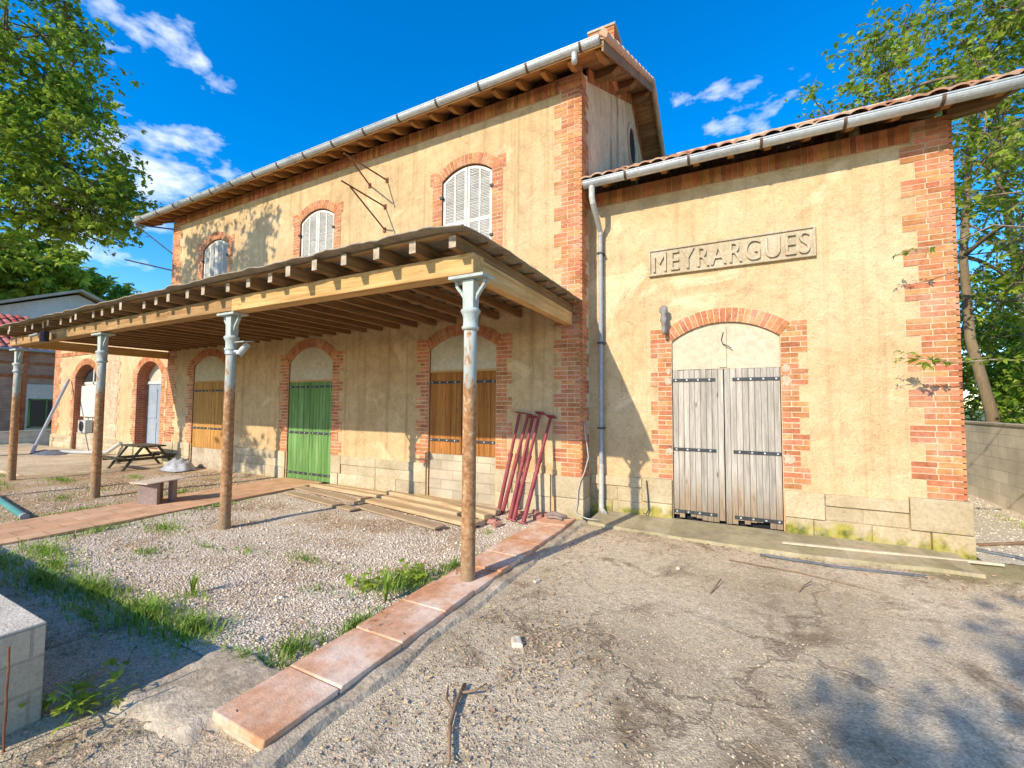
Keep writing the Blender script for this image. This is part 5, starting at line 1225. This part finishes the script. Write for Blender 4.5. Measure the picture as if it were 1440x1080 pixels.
def tree(name, base, trunk, ells, ncl, nleaf, lsize, leafmat, barkmat, label, cat='tree', group=None, tr=0.22, fan=5, clr=(0.45, 0.9), twigs=5, narrow=0.32, up=0.5, shell=0.45, keep=None, twr=0.008, spread=1.0):
    """trunk: list of points from the base; ells: (centre, radii, weight) the crown's lobes; ncl leaf clumps"""
    t = thing(name, base, label, cat, group)
    mb = MB(); pts = [Vector(p) for p in trunk]
    mb.tube(pts, [tr * (1 - 0.62 * i / (len(pts) - 1)) * (1.25 if i == 0 else 1) for i in range(len(pts))], 12)
    cents = []; w = [e[2] for e in ells]
    while len(cents) < ncl:
        e = random.choices(ells, w)[0]
        d = Vector((random.gauss(0, 1), random.gauss(0, 1), random.gauss(0, 1))).normalized(); r = (shell + (1 - shell) * random.random()) ** 0.6
        p = Vector([e[0][k] + e[1][k] * d[k] * r for k in range(3)])
        if keep and not keep(p): continue
        cents.append(p)
    # limbs: each lobe gets a limb off the trunk, clumps branch off the nearest limb point
    nodes = [(p, tr * .5) for p in pts[len(pts) // 2:]]
    for e in ells:
        p0 = min((n_[0] for n_ in nodes), key=lambda q: (q - Vector(e[0])).length + max(0, q.z - e[0][2]) * 2)
        c_ = curve(p0, Vector(e[0]) + Vector((rj(.3), rj(.3), rj(.3))), 0.06, 7); mb.tube(c_, [tr * .42 * (1 - .7 * i / 7) for i in range(8)], 8)
        nodes += [(q, tr * .2) for q in c_[2:]]
    LC = []
    for p in cents:
        q0 = min(nodes, key=lambda n_: (n_[0] - p).length)[0]
        c_ = curve(q0, p, 0.03, 5, .1); r0 = min(tr * .16, .012 + .007 * (p - q0).length * 2)
        mb.tube(c_, [r0 * (1 - .75 * i / 5) + .003 for i in range(6)], 5, caps=False)
        nodes.append((c_[3], r0))
        R_ = random.uniform(*clr); out = (p - q0).normalized()
        nl = int(nleaf * random.uniform(.5, 1.4))
        ends = []
        for k in range(twigs):
            d = (Vector((random.gauss(0, 1), random.gauss(0, 1), random.gauss(0, .7))).normalized() + out * .55).normalized()
            e_ = p + d * R_ * random.uniform(.6, 1.1); c2 = curve(p - out * R_ * .3, e_, .04, 4, .12); mb.tube(c2, [twr, twr * .85, twr * .7, twr * .5, twr * .3], 4, caps=False)
            ends += c2[1:]
        for k in range(nl):
            q = random.choice(ends); s_ = .16 * R_ + .04
            LC.append((q.x + random.gauss(0, s_), q.y + random.gauss(0, s_), q.z + random.gauss(0, s_ * .7)))
    mb.build('trunk', barkmat, t, smooth=True, fix=False)
    V, F = leaf_fan(np.array(LC), up, fan, lsize, spread, .3, narrow)
    npmesh('crown', V, F, leafmat, t)
    return t
# big tree on the left, its crown hanging into the picture and shading the far end of the front
tree('broadleaf_tree', (-19.5, -6.5, -.3), [(-19.5, -6.5, -.6), (-19.4, -6.3, 2.5), (-19.0, -5.8, 5), (-18.3, -4.8, 8), (-17.4, -3.8, 10.5)],
     [((-16.2, -1.3, 9.2), (2.2, 1.8, 2.6), 3), ((-15.7, -.8, 7.9), (1.7, 1.4, 1.3), 2.2), ((-17.3, -2.2, 12.4), (2.7, 2.2, 3.0), 3.2), ((-17.9, -2.6, 8.6), (2.0, 2.0, 2.4), 1.6)],
     290, 60, 0.135, 'leaf', 'bark', 'large deep green broadleaf tree whose crown fills the upper left', tr=.22, clr=(.45, .95), narrow=.42)
tree('broadleaf_tree', (-10.8, -9.6, 0), [(-10.8, -9.6, -.3), (-10.75, -9.3, 2.5), (-10.7, -8.6, 5), (-10.6, -7.6, 7.5)],
     [((-12.1, -6.0, 8.8), (1.1, 1.1, 1.1), .5), ((-10.3, -6.5, 9.1), (1.3, 1.2, 1.1), 0.9), ((-10.4, -8.2, 5.6), (.8, .7, .6), .3)], 44, 60, 0.13, 'leaf', 'bark', 'slim tree out to the left whose leaves dapple the upper front', tr=.09, clr=(.4, .8), narrow=.42)
# trees behind the wing on the right
tree('broadleaf_tree', (7.2, 7.4, 0), [(7.25, 7.4, -.3), (7.2, 7.3, 1.5), (6.9, 7.3, 3.2), (6.95, 7.6, 5.2), (7.3, 8.0, 8), (7.6, 8.4, 10.5)],
     [((7.4, 7.6, 9.8), (2.4, 2.2, 2.6), 2), ((5.9, 9.2, 10.3), (2.2, 2.2, 1.6), 1.6), ((8.6, 6.4, 7.6), (1.9, 2.0, 2.4), 1.4), ((7.4, 5.6, 5.6), (1.5, 1.5, 2.2), 1.2), ((8.2, 8.6, 4.2), (1.8, 1.8, 2.0), 1.0), ((9.4, 7.6, 11.2), (2.4, 2.4, 2.4), 1.4)],
     240, 48, 0.115, 'leaf_light', 'bark_brown', 'tall fresh green tree with leaning brown trunk behind the boundary wall', group='trees right of the station', tr=.125, clr=(.45, .85), narrow=.36, shell=.3, twr=.01)
tree('broadleaf_tree', (9.6, 11.5, 0), [(9.6, 11.5, -.3), (9.7, 11.5, 3), (9.5, 11.6, 6), (9.3, 11.8, 9)],
     [((9.3, 11.8, 10.5), (2.8, 2.6, 3.0), 2), ((11.6, 11.0, 7.6), (2.2, 2.2, 2.8), 1.3), ((8.4, 10.8, 6.6), (1.6, 1.6, 2.2), 1), ((10.2, 13.0, 4.0), (2.4, 2.4, 2.2), 1.2)],
     170, 44, 0.14, 'leaf_light', 'bark_pale', 'fresh green tree standing further back behind the boundary wall', group='trees right of the station', tr=.2, clr=(.5, .95))
tree('broadleaf_tree', (4.6, 17.5, 0), [(4.6, 17.5, -.3), (4.6, 17.5, 4), (4.7, 17.6, 8), (4.8, 17.6, 11)],
     [((4.8, 17.6, 11.0), (2.4, 2.4, 2.6), 2), ((3.4, 17.2, 9.4), (1.6, 1.6, 1.6), 1), ((6.2, 18, 9.6), (2, 2, 2.2), 1)],
     70, 46, 0.22, 'leaf_light', 'bark', 'round light green treetop showing above the wing roof', group='trees right of the station', tr=.2, clr=(.55, 1.0))
# undergrowth along the boundary wall
for (x, y, z, r, lab) in ((7.6, 6.2, .9, 1.0, 'dense green shrub behind the boundary wall, nearest the wing'), (8.4, 5.0, 1.1, 1.0, 'dense green shrub behind the boundary wall, at the frame edge'), (9.0, 8.6, 1.3, 1.5, 'dark tall shrub behind the leaning brown trunk'), (11.5, 9.0, 2.0, 2.0, 'broad dark shrub far behind the boundary wall'), (7.9, 10.2, 1.4, 1.3, 'shrub behind the far end of the boundary wall'), (10.2, 15.5, 2.6, 2.6, 'tall dark thicket far behind the wing, left of the broad shrub'), (8.6, 13.6, 2.3, 2.0, 'dense dark thicket in the gap between the wing and the leaning trunk'), (14.5, 15.0, 3.0, 3.0, 'tall dark thicket far behind the boundary wall at the frame edge')):
    tree('shrub', (x, y, 0), [(x, y, -.2), (x, y, z * .5), (x, y, z)], [((x, y, z + .2), (r, r, r * .9), 1), ((x + .4 * r, y - .3 * r, z + .9 * r), (r * .6, r * .6, r * .6), .6)], int(24 + 14 * r), 55, .13, 'leaf', 'bark', lab, 'shrub', 'shrubs behind the boundary wall', tr=.05, clr=(.35, .6), twigs=4)
# a leafy branch reaching past the corner of the wing
def spray(name, pts, nl, size, label, mat='leaf_light'):
    t = thing(name, pts[0], label, 'branch'); mb = MB(); k = len(pts) - 1; LC = []
    mb.tube(pts, [.007 * (1 - .75 * i / k) + .001 for i in range(k + 1)], 6)
    for i in range(2, k + 1):
        for q in range(4):
            p = Vector(pts[i]).lerp(Vector(pts[i - 1]), q * .22); e = p + Vector((-.07 + rj(.09), rj(.07), rj(.07))); mb.tube([p, (p + e) / 2 + Vector((0, 0, .01)), e], [.003, .002, .0015], 4); LC += [tuple(p.lerp(e, u) + Vector((rj(.012), rj(.012), rj(.012)))) for u in [random.uniform(.4, 1.1) for _ in range(nl)]]
    mb.build('stem', 'bark_pale', t, smooth=True); V, F = leaf_fan(np.array(LC), .6, 3, size, .9, .2, .42); npmesh('leaves', V, F, mat, t)
spray('hanging_branch', [(6.6, 1.2, 3.5), (5.6, .6, 3.5), (4.9, .15, 3.48), (4.5, .05, 3.55), (4.25, 0.0, 3.42), (3.95, -.05, 3.36), (3.75, -.05, 3.34)], 2, .05, 'thin leafy branch crossing the upper brick corner of the wing')
spray('hanging_branch', [(6.8, 1.4, 1.95), (5.6, .7, 2.05), (4.9, .2, 2.12), (4.45, 0.02, 2.14), (4.15, -.02, 2.12), (3.95, -.05, 2.15), (3.78, -.05, 2.20)], 4, .055, 'thin leafy branch crossing the brick corner at mid height')
# background trees on the far left
tree('broadleaf_tree', (-58, 10, -.3), [(-58, 10, -.5), (-58, 10, 5), (-58, 10.5, 10)], [((-58, 8, 14), (4.5, 5, 3.2), 2), ((-58, 12.5, 12.0), (4, 3.6, 3.0), 1.5), ((-58, 3, 12), (4, 5, 4), 1.5), ((-56, 15, 10.4), (2.6, 2.2, 2.2), .6)], 150, 60, .62, 'leaf_light', 'bark', 'bright green tree behind the pale house on the far left', group='trees beyond the houses', tr=.4, clr=(1.2, 2.2), fan=5)
tree('broadleaf_tree', (-64, 24, -.3), [(-64, 24, -.5), (-64, 24, 5), (-64, 24, 9)], [((-64, 20, 9.6), (4, 4.5, 3.6), 2)], 90, 60, .62, 'leaf_far', 'bark', 'darker green tree behind the canopy end on the far left', group='trees beyond the houses', tr=.4, clr=(1.2, 2.2))
tree('broadleaf_tree', (-48, -6, -.3), [(-48, -6, -.5), (-48, -6, 5), (-48, -6, 9)], [((-48, -5, 9.5), (3.5, 5, 3.6), 2)], 80, 55, .5, 'leaf_light', 'bark', 'yellowish green tree above the red tiled roof', group='trees beyond the houses', tr=.35, clr=(1, 1.8))
# the tree behind the viewer whose shadow falls on the yard
tree('broadleaf_tree', (5.0, -15.0, 0), [(5.0, -15, -.3), (4.9, -15, 2), (4.4, -14.6, 4), (3.9, -14.2, 6)],
     [((1.15, -12.35, 5.6), (.9, .55, .45), 1.1), ((2.5, -11.75, 5.8), (1.2, .75, .55), 1.6), ((0.45, -13.1, 5.5), (.5, .4, .3), .45), ((3.6, -13.0, 6.4), (1.5, 1.2, .8), 1)], 60, 60, .11, 'leaf', 'bark', 'slender tree standing behind the viewer', tr=.14, clr=(.35, .6))

# grass tufts, weeds, loose stone and litter
def blades(name, clumps, mat='grass'):
    V = []; F = []
    for (cx, cy, rx, ry, n, h) in clumps:
        for _ in range(n):
            r = abs(random.gauss(0, .5)); a = random.uniform(0, 6.283)
            x = cx + rx * r * math.cos(a); y = cy + ry * r * math.sin(a); hh = h * random.uniform(.35, 1.2) * max(.35, 1 - .4 * r)
            d = random.uniform(0, 6.283); bend = random.uniform(.2, 1.1) * hh; w = random.uniform(.003, .006)
            dx, dy = math.cos(d), math.sin(d); z0 = gh(x, y) - .005; i = len(V)
            pass
            V += [(x - dy * w, y + dx * w, z0), (x + dy * w, y - dx * w, z0), (x + dx * bend * .35 + dy * w * .8, y + dy * bend * .35 - dx * w * .8, z0 + hh * .6), (x + dx * bend * .35 - dy * w * .8, y + dy * bend * .35 + dx * w * .8, z0 + hh * .6), (x + dx * bend, y + dy * bend, z0 + hh * .9), (x + dx * bend * .98, y + dy * bend * .98, z0 + hh * .9)]
            F += [(i, i + 1, i + 2, i + 3), (i + 3, i + 2, i + 4, i + 5)]
    return tag(npmesh(name, V, F, mat), kind='stuff')
cl = [(-4.6, -3.15, .7, .35, 240, .10), (-3.7, -3.7, .5, .3, 120, .08), (-1.95, -3.05, .7, .18, 130, .08), (-.60, -3.05, .45, .5, 620, .13), (-.45, -2.5, .22, .6, 240, .11), (-2.05, -4.05, .3, .2, 70, .10), (-2.9, -4.42, .9, .26, 700, .13), (-1.95, -4.42, .6, .26, 700, .14), (-1.4, -4.38, .4, .26, 480, .14), (-3.6, -4.55, 1.0, .25, 500, .12), (-4.6, -4.6, .9, .3, 500, .12), (-2.4, -4.62, .9, .12, 160, .08), (-.55, -4.2, .3, .35, 300, .11), (-.42, -3.8, .15, .5, 260, .10), (-.75, -4.42, .35, .16, 200, .09), (-4.6, -4.25, 1.0, .35, 420, .12), (-3.9, -4.35, .8, .2, 260, .11), (-2.75, -3.15, .4, .2, 60, .08), (-5.15, -3.6, .2, .9, 260, .10), (-5.2, -2.2, .14, 1.0, 200, .09), (-6.75, -3.3, .2, .9, 180, .08), (-6.9, -1.9, .3, .6, 160, .10), (-8.0, -3.1, .7, .4, 180, .09), (-7.6, -4.2, .8, .3, 240, .12), (-8.6, -2.5, .6, .25, 120, .08), (-10.5, -2.4, 1.2, .3, 260, .12), (-9.6, -1.5, .6, .2, 120, .1), (-11.0, -3.2, 1.2, .4, 260, .12), (-12.5, -3.6, 1.5, .5, 300, .14), (-10.2, -.45, .3, .2, 60, .14), (-7.6, -.7, .4, .2, 60, .08), (-13.5, -2.75, 1.5, .15, 240, .14), (-16, -3.4, 2.5, .8, 400, .16), (-20.5, -2.2, 2.0, .8, 300, .2), (-14.5, -1.2, 1.5, .25, 120, .08), (-13.2, -2.2, .8, .15, 120, .1), (-17, -1.8, 2, .3, 160, .1), (-3.3, -3.3, .5, .1, 60, .07), (-1.2, -3.5, .3, .12, 60, .07), (-22.3, -.5, 1.0, 1.5, 300, .25), (-19.5, -1.1, 1.2, .3, 120, .14), (-.75, -1.3, .1, .1, 30, .07), (-.4, -1.45, .08, .25, 60, .05), (-3.1, -1.9, .08, .08, 20, .04), (3.2, -.35, 1.0, .08, 60, .03), (-24.5, -.5, .8, 2, 500, .5), (5.6, 2.2, .25, 1.5, 120, .12)]
blades('grass', cl)
# leek-like tuft beside the near post
def tuft(name, x, y, n, h, w, label, mat='grass'):
    V = []; F = []
    for _ in range(n):
        d = random.uniform(0, 6.283); dx, dy = math.cos(d), math.sin(d); hh = h * random.uniform(.6, 1.1); b = random.uniform(.1, .55) * hh; ww = w * random.uniform(.7, 1.2); i = len(V)
        for s_, (t_, k) in enumerate(((0, 1), (.35, 1.1), (.7, .8), (1, .12))):
            ox = b * t_ * t_; V += [(x + dx * ox - dy * ww * k, y + dy * ox + dx * ww * k, hh * t_ * (1 - .12 * t_)), (x + dx * ox + dy * ww * k, y + dy * ox - dx * ww * k, hh * t_ * (1 - .12 * t_))]
        F += [(i + 2 * s_, i + 2 * s_ + 1, i + 2 * s_ + 3, i + 2 * s_ + 2) for s_ in range(3)]
    tag(npmesh(name, V, F, mat, None, (x, y, 0)), label, 'plant')
tuft('grass_tuft', -.52, -3.38, 26, .30, .008, 'tall upright grass tuft among the weeds left of the near post')
tuft('grass_tuft', -2.08, -4.05, 22, .22, .006, 'pale spiky grass tuft on the gravel just beyond the wall shadow')
def broadleaf(name, x, y, n, size, label):
    LC = [(x + random.gauss(0, .10), y + random.gauss(0, .08), .05 + abs(random.gauss(0, .05))) for _ in range(n)]
    t = thing(name, (x, y, 0), label, 'plant'); V, F = leaf_fan(np.array(LC), 1.6, 3, size, 1.0, .15, .55); npmesh('leaves', V, F, 'leaf_light', t)
    mb = MB(); [mb.tube([(x, y, -.02), ((x + p[0]) / 2, (y + p[1]) / 2, p[2] * .7), p], .003, 4) for p in LC[::3]]; mb.build('stem', 'grass', t)
broadleaf('weed', -1.05, -5.08, 70, .04, 'bright green broad-leaved weed at the foot of the block wall')
broadleaf('weed', -.62, -2.95, 90, .045, 'low leafy weed patch beside the near post')
broadleaf('weed', -.82, -3.25, 60, .045, 'low leafy weed to the left of the tall grass tuft')
def chips(name, zones, mat, flat=.7):
    V = []; F = []
    for (x0, x1, y0, y1, n, smin, smax) in zones:
        for _ in range(n):
            x = random.uniform(x0, x1); y = random.uniform(y0, y1); s_ = random.uniform(smin, smax); z = gh(x, y) + .006 + s_ * .2; i = len(V)
            V += [(x + s_ * rj(.4) + ax * s_, y + s_ * rj(.4) + ay_ * s_, z + az * s_ * flat) for ax, ay_, az in ((1, 0, 0), (0, 1, 0), (-1, 0, 0), (0, -1, 0), (rj(.3), rj(.3), 1), (0, 0, -1))]
            F += [(i, i + 1, i + 4), (i + 1, i + 2, i + 4), (i + 2, i + 3, i + 4), (i + 3, i, i + 4), (i + 1, i, i + 5), (i + 2, i + 1, i + 5), (i + 3, i + 2, i + 5), (i, i + 3, i + 5)]
    return tag(npmesh(name, V, F, mat), kind='stuff')
chips('gravel', [(-5.2, -.35, -4.3, -.05, 9500, .004, .014), (-2.6, -.35, -4.3, -2.0, 6500, .003, .012), (-5.2, -.35, -4.3, -.05, 260, .014, .026), (-9.5, -6.7, -4.4, -.1, 1800, .006, .018), (4.45, 5.95, .5, 6, 2500, .008, .02)], 'gravelstone')
chips('loose_grit', [(-4, -1.1, -5.2, -4.5, 1500, .003, .010), (.3, 5.8, -5.2, -.5, 4600, .002, .006), (.3, 2.5, -5.2, -2.5, 2200, .004, .010)], 'tarchip')
# dry leaves and needles
V = []; F = []
def lit(x, y, s_, ang, w):
    i = len(V); dx, dy = math.cos(ang), math.sin(ang); z = gh(x, y) + .008 + random.random() * .012
    if .085 < x < .27 and -5 < y < -.3: z += .04 * (1 - (x - .085) / .19)
    if -.32 < x < .085 and -4.8 < y < -.36: z = .083
    V.extend([(x - dx * s_, y - dy * s_, z + rj(.003)), (x + dy * s_ * w, y - dx * s_ * w, z + .004 + rj(.006)), (x + dx * s_, y + dy * s_, z + random.random() * s_ * .5), (x - dy * s_ * w, y + dx * s_ * w, z + .004 + rj(.006))]); F.append((i, i + 1, i + 2, i + 3))
for _ in range(900):
    y = random.uniform(-5.3, -.6); x = .30 + abs(random.gauss(0, .28)); lit(x, y, random.uniform(.006, .022), random.uniform(0, 6.3), random.uniform(.1, .45))
for _ in range(900):
    y = random.gauss(-3.7, .5); x = .75 + abs(random.gauss(0, .35)); lit(x, y, random.uniform(.008, .022), random.uniform(0, 6.3), random.uniform(.08, .4))
for _ in range(780): lit(random.uniform(.3, 5.5), random.uniform(-5.2, -.4), random.uniform(.006, .02), random.uniform(0, 6.3), random.uniform(.06, .4))
for _ in range(700): lit(random.uniform(.4, 4.4), random.gauss(-.55, .2), random.uniform(.008, .028), random.uniform(0, 6.3), random.uniform(.08, .45))
for _ in range(75):
    cx_, cy_ = random.uniform(-5.1, -.4), random.uniform(-4.3, -.8)
    for _ in range(70): lit(cx_ + random.gauss(0, .22), cy_ + random.gauss(0, .12), random.uniform(.008, .032), random.uniform(0, 6.3), random.uniform(.05, .25))
for _ in range(60):
    cx_, cy_ = random.uniform(-13, -6.8), random.uniform(-4.3, -.5)
    for _ in range(40): lit(cx_ + random.gauss(0, .3), cy_ + random.gauss(0, .12), random.uniform(.01, .04), random.uniform(0, 6.3), random.uniform(.05, .3))
for _ in range(900): lit(random.uniform(-11, -6.7), random.uniform(-4.4, -.3), random.uniform(.01, .035), random.uniform(0, 6.3), random.uniform(.08, .4))
for _ in range(300): lit(random.gauss(-.6, .3), random.gauss(-5.3, .25), random.uniform(.008, .025), random.uniform(0, 6.3), random.uniform(.08, .4))
tag(npmesh('leaf_litter', V, F, 'litter'), kind='stuff')

# ------------------------------------------------------------------ light and sky
sd = Vector((-0.265, -1.0, 0.60)).normalized()      # towards the sun
sl = bpy.data.lights.new('sun', 'SUN'); sl.energy = SUN; sl.angle = R(0.5); sl.color = (1.0, 0.89, 0.71)
so = bpy.data.objects.new('sun', sl); col.objects.link(so); so.rotation_euler = sd.to_track_quat('Z', 'Y').to_euler(); so.location = (-5, -20, 15)
w = bpy.data.worlds.new('World'); sc.world = w; w.use_nodes = True; nt = w.node_tree; nt.nodes.clear()
class WT(NT):
    def __init__(s): s.t = nt
t = WT()
sky = t.n('TexSky', sky_type='NISHITA'); sky.sun_disc = False; sky.sun_elevation = math.asin(sd.z); sky.sun_rotation = math.atan2(sd.x, sd.y); sky.air_density = 1.0; sky.dust_density = 0.35; sky.ozone_density = 2.5; sky.altitude = 200
hs = t.n('HueSaturation', {'Color': sky.outputs[0], 'Saturation': SKYSAT, 'Value': SKYVAL, 'Hue': 0.505})
tc = t.n('TexCoord'); dv = tc.outputs['Generated']
def pix(px, py):
    return (r2 * ((px - 720) / 602.84) + u2 * (-(py - 540) / 602.84) - (-fw)).normalized()
mask = None
nz = t.n('TexNoise', {'Vector': t.n('Mapping', {'Vector': dv, 'Scale': (1, 1, 2.1)}).outputs[0], 'Scale': 13.0, 'Detail': 8.0, 'Roughness': .55, 'Distortion': .15}).outputs['Fac']
for (d, rad, k) in [((-0.755, 0.375, 0.53), .0, 0)][:0] + CLOUDS:
    dist = t.n('VectorMath', {0: dv, 1: d}, operation='DISTANCE').outputs['Value']
    e = t.math('MULTIPLY', t.math('SUBTRACT', 1.0, t.math('DIVIDE', dist, rad)), k)
    mask = e if mask is None else t.math('MAXIMUM', mask, e)
den = t.math('ADD', t.math('MULTIPLY', t.math('MAXIMUM', mask, -1.0), 0.55), t.math('MULTIPLY', t.math('SUBTRACT', nz, 0.5), 2.2))
cm = t.ramp(den, [(0.12, 0.0), (0.75, 0.92)])
mixd = t.mix(cm, hs.outputs[0], CLOUDCOL)
bg = t.n('Background', {'Color': mixd, 'Strength': SKY}); ow = t.n('OutputWorld'); nt.links.new(bg.outputs[0], ow.inputs[0])
sc.view_settings.view_transform = 'Standard'; sc.view_settings.look = 'None'; sc.view_settings.exposure = EXPO; sc.view_settings.gamma = 1
sc.cycles.max_bounces = 8; sc.cycles.diffuse_bounces = 4; sc.cycles.transparent_max_bounces = 8; sc.cycles.use_denoising = True; sc.cycles.sample_clamp_indirect = 6
